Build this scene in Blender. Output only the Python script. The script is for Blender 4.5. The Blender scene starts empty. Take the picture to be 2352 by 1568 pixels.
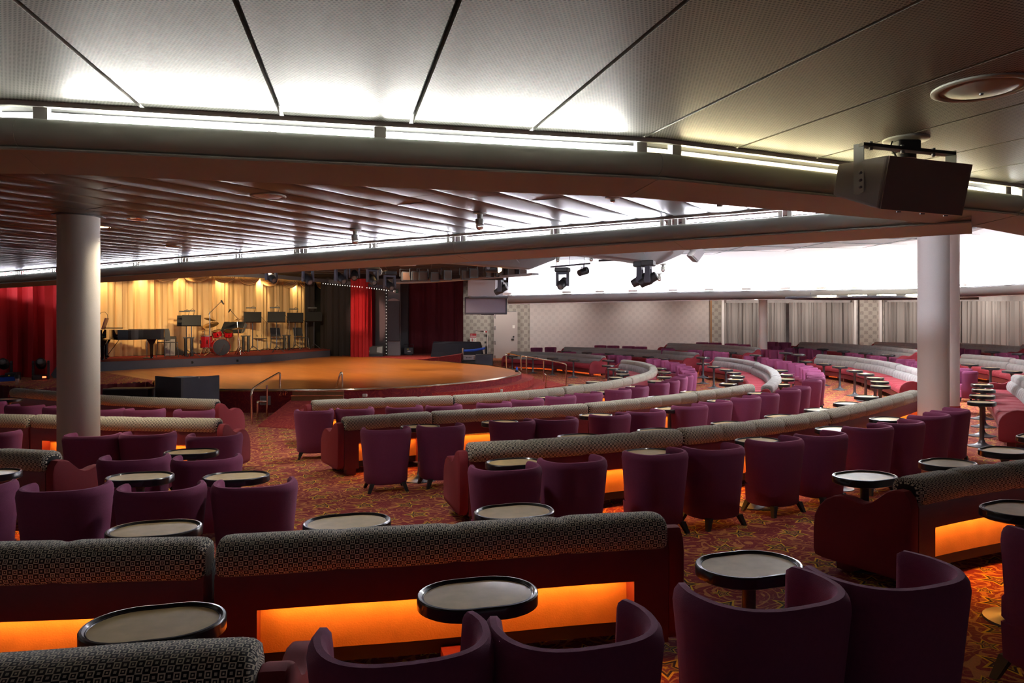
import bpy, math, random
from mathutils import Vector, Matrix
random.seed(7)
S = bpy.context.scene
COL = S.collection
# ---------------------------------------------------------------- camera, world, exposure
F, HOR, CU, EYE = 1700.0, 745.0, 1176.0, 1.71
cd = bpy.data.cameras.new('camera'); cam = bpy.data.objects.new('camera', cd); COL.objects.link(cam)
cam.location = (0, 0, EYE); cam.rotation_euler = (math.pi/2, 0, 0)
cd.sensor_width = 36; cd.lens = F/2352*36; cd.shift_y = -(784-HOR)/2352; cd.clip_start = .05; cd.clip_end = 200
S.camera = cam
w = bpy.data.worlds.new('world'); S.world = w; w.use_nodes = True
w.node_tree.nodes['Background'].inputs[0].default_value = (.75, .72, .8, 1)
w.node_tree.nodes['Background'].inputs[1].default_value = .09
S.view_settings.view_transform = 'Standard'; S.view_settings.look = 'None'
S.view_settings.exposure = 0.97; S.view_settings.gamma = 1.0; S.view_settings.use_curve_mapping = False
S.cycles.max_bounces = 8; S.cycles.diffuse_bounces = 4; S.cycles.glossy_bounces = 3
S.cycles.sample_clamp_indirect = 6
# light strengths (emission of the lamps the room has)
L_TROUGH, L_TROUGH_WARM, L_TROUGH2, L_COVE, L_AMBER = 175., 62., 105., 205., 26.

# ---------------------------------------------------------------- place helpers
CX, CY = -6.2, 22.2            # centre of the seating rings
BX, BY = -5.5, 25.0            # centre of the ceiling ring
def cone(x, y):
    r = math.hypot(x-CX, y-CY)
    return -.41+.0275*max(0., min(r, 24.)-10.)
def at(u, v, h=0., z0=None):
    """point of the sight line u,v that lies h above the floor (raked floor, or level z0)"""
    if z0 is not None:
        Y = F*(EYE-z0-h)/(v-HOR); return Vector(((u-CU)/F*Y, Y, z0))
    z = -.25; X = Y = 0
    for _ in range(80):
        Y = F*(EYE-z-h)/(v-HOR); X = (u-CU)/F*Y
        z += .5*(cone(X, Y)-z)
    return Vector((X, Y, z))
def px(u, v, Y):
    return Vector(((u-CU)/F*Y, Y, EYE-(v-HOR)*Y/F))
def face_to(p, c=None):
    """rotation that turns local +y from p towards the ring centre"""
    c = c or (CX, CY)
    return math.atan2(-(c[0]-p[0]), c[1]-p[1])

# ---------------------------------------------------------------- mesh builder
class MB:
    def __init__(s): s.v = []; s.f = []; s.uv = []; s.hasuv = False
    def add(s, vs, fs, uvs=None):
        o = len(s.v); s.v += [tuple(p) for p in vs]
        s.f += [tuple(i+o for i in f) for f in fs]
        if uvs: s.hasuv = True; s.uv += uvs
        else: s.uv += [[(0, 0)]*len(f) for f in fs]
        return s
    def box(s, c, d, rz=0, m=None):
        x, y, z = d[0]/2, d[1]/2, d[2]/2
        R = m or Matrix.Rotation(rz, 3, 'Z'); c = Vector(c)
        vs = [c+R @ Vector((a*x, b*y, e*z)) for e in (-1, 1) for b in (-1, 1) for a in (-1, 1)]
        return s.add(vs, [(0, 2, 3, 1), (4, 5, 7, 6), (0, 1, 5, 4), (2, 6, 7, 3), (0, 4, 6, 2), (1, 3, 7, 5)])
    def rbox(s, c, d, r, rz=0, m=None, n=3):
        """box with rounded vertical edges and a small top and bottom chamfer"""
        x, y = d[0]/2, d[1]/2; r = min(r, x, y)
        pts = []
        for (sx, sy, a0) in ((1, 1, 0), (-1, 1, 90), (-1, -1, 180), (1, -1, 270)):
            for i in range(n+1):
                a = math.radians(a0+90*i/n); pts.append((sx*(x-r)+r*math.cos(a), sy*(y-r)+r*math.sin(a)))
        ch = min(r*.5, d[2]*.3); R = m or Matrix.Rotation(rz, 3, 'Z'); c = Vector(c)
        rings = []
        for (z, k) in ((-d[2]/2, ch), (-d[2]/2+ch, 0), (d[2]/2-ch, 0), (d[2]/2, ch)):
            rings.append([c+R @ Vector((p[0]*(1-k/x), p[1]*(1-k/y), z)) for p in pts])
        return s.loft(rings, True, True)
    def loft(s, rings, closed=True, caps=False, uvs=None):
        n = len(rings[0]); vs = [p for r in rings for p in r]; fs = []; uu = []
        m = n if closed else n-1
        for i in range(len(rings)-1):
            for j in range(m):
                k = (j+1) % n
                fs.append((i*n+j, i*n+k, (i+1)*n+k, (i+1)*n+j))
                if uvs:
                    kk = j+1
                    uu.append([uvs(i, j), uvs(i, kk), uvs(i+1, kk), uvs(i+1, j)])
        if caps:
            fs.append(tuple(reversed(range(n)))); fs.append(tuple((len(rings)-1)*n+j for j in range(n)))
            if uvs: uu += [[uvs(0, n-1-j) for j in range(n)], [uvs(len(rings)-1, j) for j in range(n)]]
        return s.add(vs, fs, uu or None)
    def tube(s, pts, r, n=8, caps=True):
        pts = [Vector(p) for p in pts]; rings = []
        up = None
        for i, p in enumerate(pts):
            a = pts[max(i-1, 0)]; b = pts[min(i+1, len(pts)-1)]
            t = (b-a).normalized()
            if up is None or abs(up.dot(t)) > .95: up = Vector((0, 0, 1)) if abs(t.z) < .9 else Vector((1, 0, 0))
            x = t.cross(up).normalized(); y = x.cross(t).normalized()
            rr = r[i] if isinstance(r, (list, tuple)) else r
            rings.append([p+(x*math.cos(2*math.pi*k/n)+y*math.sin(2*math.pi*k/n))*rr for k in range(n)])
        return s.loft(rings, True, caps)
    def lathe(s, prof, n=20, c=(0, 0, 0), m=None, caps=True):
        c = Vector(c); R = m or Matrix.Identity(3)
        rings = [[c+R @ Vector((r*math.cos(2*math.pi*k/n), r*math.sin(2*math.pi*k/n), z)) for k in range(n)] for (r, z) in prof]
        return s.loft(rings, True, caps)
    def prism(s, poly, z0, z1, uv=False):
        n = len(poly); g = lambda z, i: z[i] if isinstance(z, (list, tuple)) else z
        vs = [(p[0], p[1], g(z0, i)) for i, p in enumerate(poly)]+[(p[0], p[1], g(z1, i)) for i, p in enumerate(poly)]
        fs = [tuple(reversed(range(n))), tuple(range(n, 2*n))]+[(i, (i+1) % n, n+(i+1) % n, n+i) for i in range(n)]
        return s.add(vs, fs)
    def slab(s, poly, m, t):
        """2-D outline carried by matrix m, thickness t along local z"""
        n = len(poly)
        vs = [m @ Vector((p[0], p[1], -t/2)) for p in poly]+[m @ Vector((p[0], p[1], t/2)) for p in poly]
        return s.add(vs, [tuple(reversed(range(n))), tuple(range(n, 2*n))]+[(i, (i+1) % n, n+(i+1) % n, n+i) for i in range(n)])
    def quad(s, a, b, c, d):
        return s.add([a, b, c, d], [(0, 1, 2, 3)], [[(0, 0), (1, 0), (1, 1), (0, 1)]])
    def build(s, name, mat, parent=None, smooth=False, loc=None):
        me = bpy.data.meshes.new(name); me.from_pydata(s.v, [], s.f)
        if s.hasuv:
            l = me.uv_layers.new(name='UVMap'); fl = [c for f in s.uv for p in f for c in p]
            l.data.foreach_set('uv', fl)
        if mat: me.materials.append(mat)
        me.validate(); me.update()
        if smooth:
            me.polygons.foreach_set('use_smooth', [True]*len(me.polygons))
            try: me.set_sharp_from_angle(angle=math.radians(40))
            except Exception: pass
        o = bpy.data.objects.new(name, me); COL.objects.link(o)
        if loc is not None: o.location = loc
        if parent is not None: o.parent = parent; KIDS.setdefault(parent, []).append(o)
        return o
KIDS = {}
def thing(name, label, cat, loc=(0, 0, 0), rz=0., group=None, scale=None):
    o = bpy.data.objects.new(name, None); COL.objects.link(o); o.empty_display_size = .1
    o.location = loc; o.rotation_euler = (0, 0, rz)
    if scale: o.scale = (scale,)*3
    return tag(o, label, cat, group)
def tag(o, label, cat, group=None):
    o['label'] = label; o['category'] = cat
    if group: o['group'] = group
    return o
def struct(o):
    o['kind'] = 'structure'; return o
def dup(root, loc, rz, label=None, group=None, scale=None):
    r = root.copy(); COL.objects.link(r); r.location = loc; r.rotation_euler = (0, 0, rz)
    if label: r['label'] = label
    if group: r['group'] = group
    if scale: r.scale = (scale,)*3
    for ch in KIDS.get(root, []):
        c = ch.copy(); COL.objects.link(c); c.parent = r; KIDS.setdefault(r, []).append(c)
        for g in KIDS.get(ch, []):
            d = g.copy(); COL.objects.link(d); d.parent = c; KIDS.setdefault(c, []).append(d)
    return r
ORD = 'first second third fourth fifth sixth seventh eighth ninth tenth eleventh twelfth thirteenth fourteenth fifteenth sixteenth seventeenth eighteenth nineteenth twentieth twenty-first twenty-second twenty-third'.split()

# ---------------------------------------------------------------- materials
def new_mat(name):
    m = bpy.data.materials.new(name); m.use_nodes = True
    return m, m.node_tree, m.node_tree.nodes['Principled BSDF']
def mat(name, col, rough=.5, metal=0., sheen=0., coat=0., emit=None, es=0., noise=0., nscale=30., bump=0., bscale=80., trans=0.):
    m, nt, b = new_mat(name)
    b.inputs['Base Color'].default_value = (*col, 1); b.inputs['Roughness'].default_value = rough
    b.inputs['Metallic'].default_value = metal
    if sheen:
        b.inputs['Sheen Weight'].default_value = sheen; b.inputs['Sheen Roughness'].default_value = .4
        b.inputs['Sheen Tint'].default_value = tuple(min(1, c*2.5+.15) for c in col)+(1,)
    if coat: b.inputs['Coat Weight'].default_value = coat; b.inputs['Coat Roughness'].default_value = .08
    if name == 'stone_laminate': b.inputs['Specular IOR Level'].default_value = .16
    if trans: b.inputs['Transmission Weight'].default_value = trans
    if emit: b.inputs['Emission Color'].default_value = (*emit, 1); b.inputs['Emission Strength'].default_value = es
    if noise or bump:
        tc = nt.nodes.new('ShaderNodeTexCoord'); n = nt.nodes.new('ShaderNodeTexNoise')
        nt.links.new(tc.outputs['Object'], n.inputs['Vector']); n.inputs['Scale'].default_value = nscale; n.inputs['Detail'].default_value = 4
        if noise:
            mx = nt.nodes.new('ShaderNodeMix'); mx.data_type = 'RGBA'
            mx.inputs[6].default_value = tuple(c*(1-noise) for c in col)+(1,); mx.inputs[7].default_value = tuple(min(1, c*(1+noise)) for c in col)+(1,)
            nt.links.new(n.outputs['Fac'], mx.inputs[0]); nt.links.new(mx.outputs[2], b.inputs['Base Color'])
        if bump:
            n2 = nt.nodes.new('ShaderNodeTexNoise'); nt.links.new(tc.outputs['Object'], n2.inputs['Vector']); n2.inputs['Scale'].default_value = bscale
            bp = nt.nodes.new('ShaderNodeBump'); bp.inputs['Strength'].default_value = bump; bp.inputs['Distance'].default_value = .01
            nt.links.new(n2.outputs['Fac'], bp.inputs['Height']); nt.links.new(bp.outputs['Normal'], b.inputs['Normal'])
    return m
class G:
    """tiny expression helper for math nodes"""
    def __init__(s, nt): s.nt = nt
    def m(s, op, a, b=None, c=None):
        n = s.nt.nodes.new('ShaderNodeMath'); n.operation = op
        for i, x in enumerate((a, b, c)):
            if x is None: continue
            if isinstance(x, (int, float)): n.inputs[i].default_value = x
            else: s.nt.links.new(x, n.inputs[i])
        return n.outputs[0]
    def mix(s, f, a, b):
        n = s.nt.nodes.new('ShaderNodeMix'); n.data_type = 'RGBA'
        for i, x in ((0, f), (6, a), (7, b)):
            if isinstance(x, (int, float)): n.inputs[i].default_value = x
            elif isinstance(x, tuple): n.inputs[i].default_value = (*x, 1)
            else: s.nt.links.new(x, n.inputs[i])
        return n.outputs[2]
    def sep(s, vec):
        n = s.nt.nodes.new('ShaderNodeSeparateXYZ'); s.nt.links.new(vec, n.inputs[0]); return n.outputs
    def coord(s, which): return s.nt.nodes.new('ShaderNodeTexCoord').outputs[which]
    def noise(s, vec, scale, detail=2, dist=0.):
        n = s.nt.nodes.new('ShaderNodeTexNoise'); s.nt.links.new(vec, n.inputs['Vector'])
        n.inputs['Scale'].default_value = scale; n.inputs['Detail'].default_value = detail; n.inputs['Distortion'].default_value = dist
        return n.outputs['Fac']
    def bump(s, h, b, strength=.3, dist=.01):
        n = s.nt.nodes.new('ShaderNodeBump'); n.inputs['Strength'].default_value = strength; n.inputs['Distance'].default_value = dist
        s.nt.links.new(h, n.inputs['Height']); s.nt.links.new(n.outputs[0], b.inputs['Normal'])
def m_pattern(name='squares_fabric', tan=(.82, .77, .60), dark=(.010, .010, .012)):
    m, nt, b = new_mat(name); g = G(nt)
    o = g.sep(g.coord('UV')); c = .0235
    u = g.m('DIVIDE', o[0], c); v = g.m('DIVIDE', o[1], c)
    fu = g.m('ABSOLUTE', g.m('SUBTRACT', g.m('FRACT', u), .5)); fv = g.m('ABSOLUTE', g.m('SUBTRACT', g.m('FRACT', v), .5))
    d = g.m('MAXIMUM', fu, fv)
    par = g.m('MODULO', g.m('ADD', g.m('ADD', g.m('FLOOR', u), g.m('FLOOR', v)), 1000), 2)
    ring = g.m('MULTIPLY', g.m('GREATER_THAN', d, .30), g.m('LESS_THAN', d, .49))
    core = g.m('LESS_THAN', d, .13)
    a = g.m('MAXIMUM', ring, core)
    bb = g.m('LESS_THAN', d, .2)
    k = g.m('ADD', g.m('MULTIPLY', a, g.m('SUBTRACT', 1, par)), g.m('MULTIPLY', bb, g.m('MULTIPLY', par, .8)))
    nz = g.noise(g.coord('Object'), 220, 2)
    k2 = g.m('MULTIPLY', k, g.m('ADD', g.m('MULTIPLY', nz, .5), .72))
    nt.links.new(g.mix(k2, dark, tan), b.inputs['Base Color'])
    b.inputs['Roughness'].default_value = .9; b.inputs['Sheen Weight'].default_value = .25
    b.inputs['Sheen Tint'].default_value = (.9, .88, .85, 1)
    g.bump(k, b, .25, .004)
    return m
def m_carpet(name, base, scroll, star=True, bright=1.):
    m, nt, b = new_mat(name); g = G(nt); vec = g.coord('Object')
    o = g.sep(vec)
    n1 = g.noise(vec, 2.6, 1, 1.6)
    band = g.m('ABSOLUTE', g.m('SUBTRACT', g.m('FRACT', g.m('MULTIPLY', n1, 7)), .5))
    sc = g.m('LESS_THAN', band, .13)
    n2 = g.noise(vec, 4.1, 1, 2.2)
    band2 = g.m('ABSOLUTE', g.m('SUBTRACT', g.m('FRACT', g.m('MULTIPLY', n2, 6)), .5))
    sc2 = g.m('LESS_THAN', band2, .08)
    grain = g.m('ADD', g.m('MULTIPLY', g.noise(vec, 160, 2), .9), .55)
    col = g.mix(sc2, base, tuple(.5*a+.5*c for a, c in zip(base, scroll)))
    col = g.mix(sc, col, scroll)
    if star:
        for (cell, R, ox, oy, rot) in ((.46, .155, 0, 0, .3), (.46, .085, .23, .21, 1.1)):
            x = g.m('DIVIDE', g.m('ADD', o[0], 200+ox), cell); y = g.m('DIVIDE', g.m('ADD', o[1], 200+oy), cell)
            row = g.m('FLOOR', y); x = g.m('ADD', x, g.m('MULTIPLY', row, .37))
            jr = g.m('FRACT', g.m('MULTIPLY', g.m('SINE', g.m('ADD', g.m('MULTIPLY', g.m('FLOOR', x), 12.9), g.m('MULTIPLY', row, 7.23))), 437.5))
            lx = g.m('MULTIPLY', g.m('SUBTRACT', g.m('FRACT', x), .5), cell); ly = g.m('MULTIPLY', g.m('SUBTRACT', g.m('FRACT', y), .5), cell)
            r = g.m('SQRT', g.m('ADD', g.m('MULTIPLY', lx, lx), g.m('MULTIPLY', ly, ly)))
            th = g.m('ADD', g.m('ARCTAN2', ly, lx), g.m('ADD', g.m('MULTIPLY', jr, 6.28), 20*1.256637+rot))
            a = g.m('ABSOLUTE', g.m('SUBTRACT', g.m('MODULO', th, 1.256637), .6283185))
            A = 1/R; ri = R*.46; Bc = (1/ri-math.cos(.6283185)*A)/math.sin(.6283185)
            f = g.m('MULTIPLY', r, g.m('ADD', g.m('MULTIPLY', g.m('COSINE', a), A), g.m('MULTIPLY', g.m('SINE', a), Bc)))
            inn = g.m('LESS_THAN', f, 1.0); mid = g.m('LESS_THAN', f, .78); in2 = g.m('LESS_THAN', f, .56); in3 = g.m('LESS_THAN', f, .42); dot = g.m('LESS_THAN', f, .16)
            col = g.mix(inn, col, (.80, .46, .04)); col = g.mix(mid, col, (.035, .010, .02))
            col = g.mix(in2, col, (.40, .22, .03) if R > .1 else (.5, .3, .05)); col = g.mix(in3, col, (.20, .045, .05)); col = g.mix(dot, col, (.6, .33, .03))
    mm = nt.nodes.new('ShaderNodeMix'); mm.data_type = 'RGBA'; mm.blend_type = 'MULTIPLY'; mm.inputs[0].default_value = 1
    nt.links.new(col, mm.inputs[6]); gg = nt.nodes.new('ShaderNodeCombineColor')
    for i in range(3): nt.links.new(grain, gg.inputs[i])
    nt.links.new(gg.outputs[0], mm.inputs[7]); nt.links.new(mm.outputs[2], b.inputs['Base Color'])
    b.inputs['Roughness'].default_value = .95; g.bump(g.noise(vec, 200, 2), b, .4, .006)
    return m
def m_perf():
    m, nt, b = new_mat('perforated_metal'); g = G(nt); o = g.sep(g.coord('UV')); p = .021
    v = g.m('DIVIDE', o[1], p); u = g.m('ADD', g.m('DIVIDE', o[0], p), g.m('MULTIPLY', g.m('MODULO', g.m('ADD', g.m('FLOOR', v), 4000), 2), .5))
    fu = g.m('SUBTRACT', g.m('FRACT', u), .5); fv = g.m('SUBTRACT', g.m('FRACT', v), .5)
    r = g.m('SQRT', g.m('ADD', g.m('MULTIPLY', fu, fu), g.m('MULTIPLY', fv, fv)))
    hole = g.m('LESS_THAN', r, .31)
    nt.links.new(g.mix(hole, (.24, .226, .197), (.012, .011, .010)), b.inputs['Base Color'])
    b.inputs['Roughness'].default_value = .55
    return m
def m_wallpaper(name, a, c, cell=.16, k=.5):
    m, nt, b = new_mat(name); g = G(nt); o = g.sep(g.coord('UV'))
    u = g.m('DIVIDE', o[0], cell); v = g.m('DIVIDE', o[1], cell)
    fu = g.m('SUBTRACT', g.m('FRACT', u), .5); fv = g.m('SUBTRACT', g.m('FRACT', v), .5)
    d = g.m('MAXIMUM', g.m('ABSOLUTE', fu), g.m('ABSOLUTE', fv))
    par = g.m('MODULO', g.m('ADD', g.m('ADD', g.m('FLOOR', u), g.m('FLOOR', v)), 1000), 2)
    r = g.m('SQRT', g.m('ADD', g.m('MULTIPLY', fu, fu), g.m('MULTIPLY', fv, fv)))
    th = g.m('ARCTAN2', fv, fu)
    spiral = g.m('GREATER_THAN', g.m('FRACT', g.m('ADD', g.m('MULTIPLY', r, 4.2), g.m('MULTIPLY', th, .159))), .55)
    q = g.m('MULTIPLY', g.m('MULTIPLY', par, g.m('LESS_THAN', d, .44)), g.m('ADD', .35, g.m('MULTIPLY', spiral, .65)))
    nt.links.new(g.mix(g.m('MULTIPLY', q, k), a, c), b.inputs['Base Color']); b.inputs['Roughness'].default_value = .7
    return m
def m_wood(name, a, c, rough=.3, pw=.09):
    m, nt, b = new_mat(name); g = G(nt); vec = g.coord('Object')
    mp = nt.nodes.new('ShaderNodeMapping'); nt.links.new(vec, mp.inputs[0]); mp.inputs['Rotation'].default_value = (0, 0, .9); o = g.sep(mp.outputs[0])
    row = g.m('FLOOR', g.m('DIVIDE', o[1], pw))
    rnd = g.m('FRACT', g.m('MULTIPLY', g.m('SINE', g.m('ADD', g.m('MULTIPLY', row, 12.98), g.m('MULTIPLY', g.m('FLOOR', g.m('ADD', g.m('DIVIDE', o[0], 1.3), g.m('MULTIPLY', row, .618))), 4.1))), 4375.5))
    mp2 = nt.nodes.new('ShaderNodeMapping'); nt.links.new(mp.outputs[0], mp2.inputs[0]); mp2.inputs['Scale'].default_value = (1.2, 14, 1)
    gr = g.noise(mp2.outputs[0], 3, 4)
    big = g.noise(vec, .35, 3)
    f = g.m('ADD', g.m('MULTIPLY', rnd, .35), g.m('ADD', g.m('MULTIPLY', gr, .4), g.m('MULTIPLY', big, .35)))
    nt.links.new(g.mix(f, a, c), b.inputs['Base Color'])
    b.inputs['Roughness'].default_value = rough; b.inputs['Coat Weight'].default_value = .12; b.inputs['Coat Roughness'].default_value = .1
    return m
M = {}
M['carpet'] = m_carpet('star_carpet', (.24, .017, .030), (.56, .21, .075))
M['stage_carpet'] = m_carpet('red_scroll_carpet', (.30, .012, .018), (.45, .07, .03), star=False)
M['fascia_carpet'] = m_carpet('dark_red_scroll_carpet', (.16, .006, .016), (.24, .02, .02), star=False)
M['plum'] = mat('plum_fabric', (.20, .036, .106), .85, sheen=.2, bump=.25, bscale=420, noise=.12, nscale=60)
M['burg_velvet'] = mat('burgundy_velvet', (.22, .014, .026), .8, sheen=.15, noise=.1, nscale=40)
M['red_velvet'] = mat('red_velvet', (.26, .012, .028), .8, sheen=.15, noise=.12, nscale=25)
M['leather'] = mat('burgundy_leather', (.17, .020, .030), .42, noise=.1, nscale=20, bump=.08, bscale=90)
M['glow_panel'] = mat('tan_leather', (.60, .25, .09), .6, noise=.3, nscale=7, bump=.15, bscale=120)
M['pattern'] = m_pattern()
M['pattern_g'] = m_pattern('grey_squares_fabric', (.45, .435, .42), (.15, .147, .147))
M['rim'] = mat('black_rim', (.012, .012, .016), .28, coat=.4)
M['laminate'] = mat('stone_laminate', (.58, .44, .21), .45, noise=.25, nscale=14, coat=.08)
M['pole'] = mat('grey_metal', (.10, .10, .115), .38, metal=.6)
M['black'] = mat('black_paint', (.013, .013, .015), .5)
M['black_gloss'] = mat('black_lacquer', (.006, .006, .007), .08, coat=.8)
M['charcoal'] = mat('charcoal_paint', (.045, .045, .052), .6, noise=.2, nscale=3)
M['blue_grey'] = mat('blue_grey_paint', (.055, .055, .075), .7, noise=.2, nscale=2)
M['chrome'] = mat('chrome', (.75, .74, .72), .12, metal=1)
M['rail'] = mat('polished_brass_steel', (.80, .68, .52), .16, metal=1)
M['plaster'] = mat('linen_wrap', (.54, .50, .42), .8, noise=.06, nscale=90, bump=.2, bscale=300)
M['plaster_lit'] = mat('lit_linen_wrap', (.80, .785, .76), .8, noise=.05, nscale=90, bump=.2, bscale=300)  # same linen as the left column, lightened to stand in for stronger light
M['beam'] = mat('grey_painted_metal', (.45, .47, .42), .5)
M['bracket'] = mat('white_bracket', (.7, .68, .64), .5)
M['slat'] = mat('brown_grey_metal', (.115, .118, .118), .40, metal=.3, bump=.03, bscale=1.2)
M['gutter'] = mat('gutter_grey', (.20, .19, .19), .6)
M['tiles'] = mat('ceiling_tile', (.24, .235, .245), .8)
M['dark'] = mat('dark_void', (.004, .004, .004), .9)
M['white'] = mat('white_paint', (.82, .81, .80), .7)
M['bulk'] = mat('pale_grey_panel', (.20, .195, .205), .6, noise=.03, nscale=3)
M['cove'] = mat('white_cove', (.88, .89, .92), .8)
M['perf'] = m_perf()
M['wallp'] = m_wallpaper('figured_wallpaper', (.40, .37, .33), (.16, .14, .13), .2, .75)
M['wallp2'] = m_wallpaper('pale_figured_wallpaper', (.55, .51, .50), (.38, .35, .36), .2, .45)
M['wall'] = mat('wall_grey', (.34, .31, .32), .7)
M['door'] = mat('beige_door', (.42, .37, .355), .55)
M['wood'] = m_wood('stage_wood', (.40, .095, .012), (.70, .24, .04))
M['step_wood'] = m_wood('step_wood', (.20, .10, .04), (.34, .19, .09), .3)
M['gold'] = mat('gold_drape', (.80, .53, .25), .6)
M['red_drape'] = mat('red_drape', (.38, .004, .008), .8)
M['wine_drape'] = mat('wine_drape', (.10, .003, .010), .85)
M['black_drape'] = mat('black_drape', (.03, .024, .024), .9)
M['grey_drape'] = mat('grey_drape', (.36, .335, .32), .75)
M['cloth'] = mat('navy_cloth', (.012, .014, .026), .9)
M['belt'] = mat('blue_belt', (.02, .09, .55), .7)
M['drum'] = mat('red_drum_shell', (.40, .006, .010), .15, coat=.6)
M['cymbal'] = mat('bronze_cymbal', (.50, .32, .12), .3, metal=.9)
M['head'] = mat('dark_drum_head', (.02, .02, .022), .25)
M['paper'] = mat('paper', (.75, .74, .70), .8)
M['grille'] = mat('grey_grille', (.30, .28, .30), .8, noise=.15, nscale=200)
M['glass'] = mat('clear_glass', (.95, .95, .95), .05, trans=.9)
M['lamp_w'] = mat('tube_white', (1, 1, 1), .5, emit=(1, 1, .92), es=L_TROUGH)
M['lamp_y'] = mat('tube_warm', (1, 1, 1), .5, emit=(1, .86, .50), es=L_TROUGH_WARM)
M['lamp_2'] = mat('tube_cool', (1, 1, 1), .5, emit=(.90, .90, 1), es=L_TROUGH2)
M['lamp_c'] = mat('tube_cove', (1, 1, 1), .5, emit=(.92, .95, 1), es=L_COVE)
M['amber'] = mat('amber_strip', (1, .6, .2), .5, emit=(1, .40, .055), es=L_AMBER)
M['bulb'] = mat('small_bulb', (1, 1, 1), .5, emit=(1, .95, .85), es=.8)
M['warm'] = mat('warm_lamp', (1, .9, .7), .5, emit=(1, .62, .25), es=10)
M['red_led'] = mat('red_led', (.4, .02, .01), .5, emit=(1, .06, .02), es=5)
M['yellow'] = mat('yellow_mark', (.8, .65, .05), .6)
M['green'] = mat('green_sign', (.02, .16, .10), .5)
M['flood_lens'] = mat('dim_flood_lens', (.045, .016, .006), .7)
M['red_sign'] = mat('red_sign', (.38, .02, .03), .6)
# ================================================================ the setting
def sweep(mb, path, prof, side, closed=True, caps=True, uv=False):
    """profile (n,z) carried along a plan path [(x,y,z)]; side(p, t) gives the n direction"""
    P = [Vector(p) for p in path]; rings = []; L = 0; Ls = []
    for i, p in enumerate(P):
        a = P[max(i-1, 0)]; b = P[min(i+1, len(P)-1)]
        t = (b-a); t.z = 0; t.normalize()
        n = Vector((-t.y, t.x, 0)); n *= side
        k = 1.
        if 0 < i < len(P)-1:
            t1 = (P[i]-P[i-1]); t1.z = 0; t1.normalize(); k = 1/max(.5, t1.dot(t))
        rings.append([p+n*(q[0]*k)+Vector((0, 0, q[1])) for q in prof])
        if i: L += (P[i]-P[i-1]).length
        Ls.append(L)
    if uv:
        pl = [0]
        for i in range(1, len(prof)+1):
            a, b = prof[i-1], prof[i % len(prof)]; pl.append(pl[-1]+math.hypot(a[0]-b[0], a[1]-b[1]))
        mb.loft(rings, closed, caps, lambda i, j: (Ls[i], pl[j]))
    else: mb.loft(rings, closed, caps)
    return mb
def resample(P, step):
    P = [Vector(p) for p in P]; out = [P[0].copy()]; acc = 0; L = sum((P[i+1]-P[i]).length for i in range(len(P)-1))
    n = max(1, round(L/step)); d = L/n; tgt = d
    for i in range(len(P)-1):
        l = (P[i+1]-P[i]).length
        while tgt <= acc+l+1e-6 and len(out) <= n:
            out.append(P[i].lerp(P[i+1], min(1, (tgt-acc)/l))); tgt += d
        acc += l
    return out
def smooth_path(P, n=2):
    P = [Vector(p) for p in P]
    for _ in range(n):
        Q = [P[0]]
        for i in range(len(P)-1): Q += [P[i].lerp(P[i+1], .25), P[i].lerp(P[i+1], .75)]
        P = Q+[P[-1]]
    return P
# ---- raked floor
fl = MB(); R = [0, 4, 8, 10, 12, 15, 18, 21, 24, 30, 42]; N = 72
rings = [[Vector((CX+r*math.cos(2*math.pi*k/N), CY+r*math.sin(2*math.pi*k/N), -.41+.0275*max(0, min(r, 24)-10))) for k in range(N)] for r in R[1:]]
fl.loft(rings); fl.add([p for p in rings[0]], [tuple(range(N))])
struct(fl.build('floor', M['carpet']))
# ---- ceiling over the back of the room: perforated panels laid out fan-wise
def ring_r(th, Rv=20.55):
    k = math.floor((th-6.7)/12.1); mid = 6.7+12.1*k+6.05
    return Rv*math.cos(math.radians(6.05))/math.cos(math.radians(th-mid))
def bp(th, r, z=0.): a = math.radians(th); return Vector((BX+r*math.sin(a), BY-r*math.cos(a), z))
CZ1, CZ2, CZ3 = EYE+1.39, EYE+1.31, 4.1
b = MB(); ths = [-28+2*i for i in range(48)]
b.loft([[bp(t, ring_r(t)-.42, CZ1+.05) for t in ths], [bp(t, 33, CZ1+.05) for t in ths]], False)
ceil1 = struct(b.build('ceiling', M['dark']))
for k in range(-14, 20):
    t0, t1 = 8.78+2.4*k, 8.78+2.4*(k+1); p = MB(); rows = 7; nc = 4
    rr = []
    for j in range(rows+1):
        row = []
        for c in range(nc+1):
            th = t0+(t1-t0)*c/nc; ra = ring_r(th)+.01; r = ra+(32.5-ra)*j/rows
            g = math.degrees(.014/r); th = min(max(th, t0+g), t1-g)
            row.append(bp(th, r, CZ1))
        rr.append(row)
    tm = (t0+t1)/2; a = math.radians(tm); rad = Vector((math.sin(a), -math.cos(a), 0)); tan = Vector((math.cos(a), math.sin(a), 0)); o = Vector((BX, BY, 0))
    p.loft(rr, False, False, lambda i, j: ((rr[i][min(j, nc)]-o).dot(tan), (rr[i][min(j, nc)]-o).dot(rad)))
    for e in (0, nc):      # folded edges of the panel
        p.loft([[rr[i][e] for i in range(rows+1)], [rr[i][e]+Vector((0, 0, .045)) for i in range(rows+1)]], False)
    p.loft([rr[0], [q+Vector((0, 0, .03)) for q in rr[0]]], False)
    p.build('panel', M['perf'], ceil1)
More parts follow.
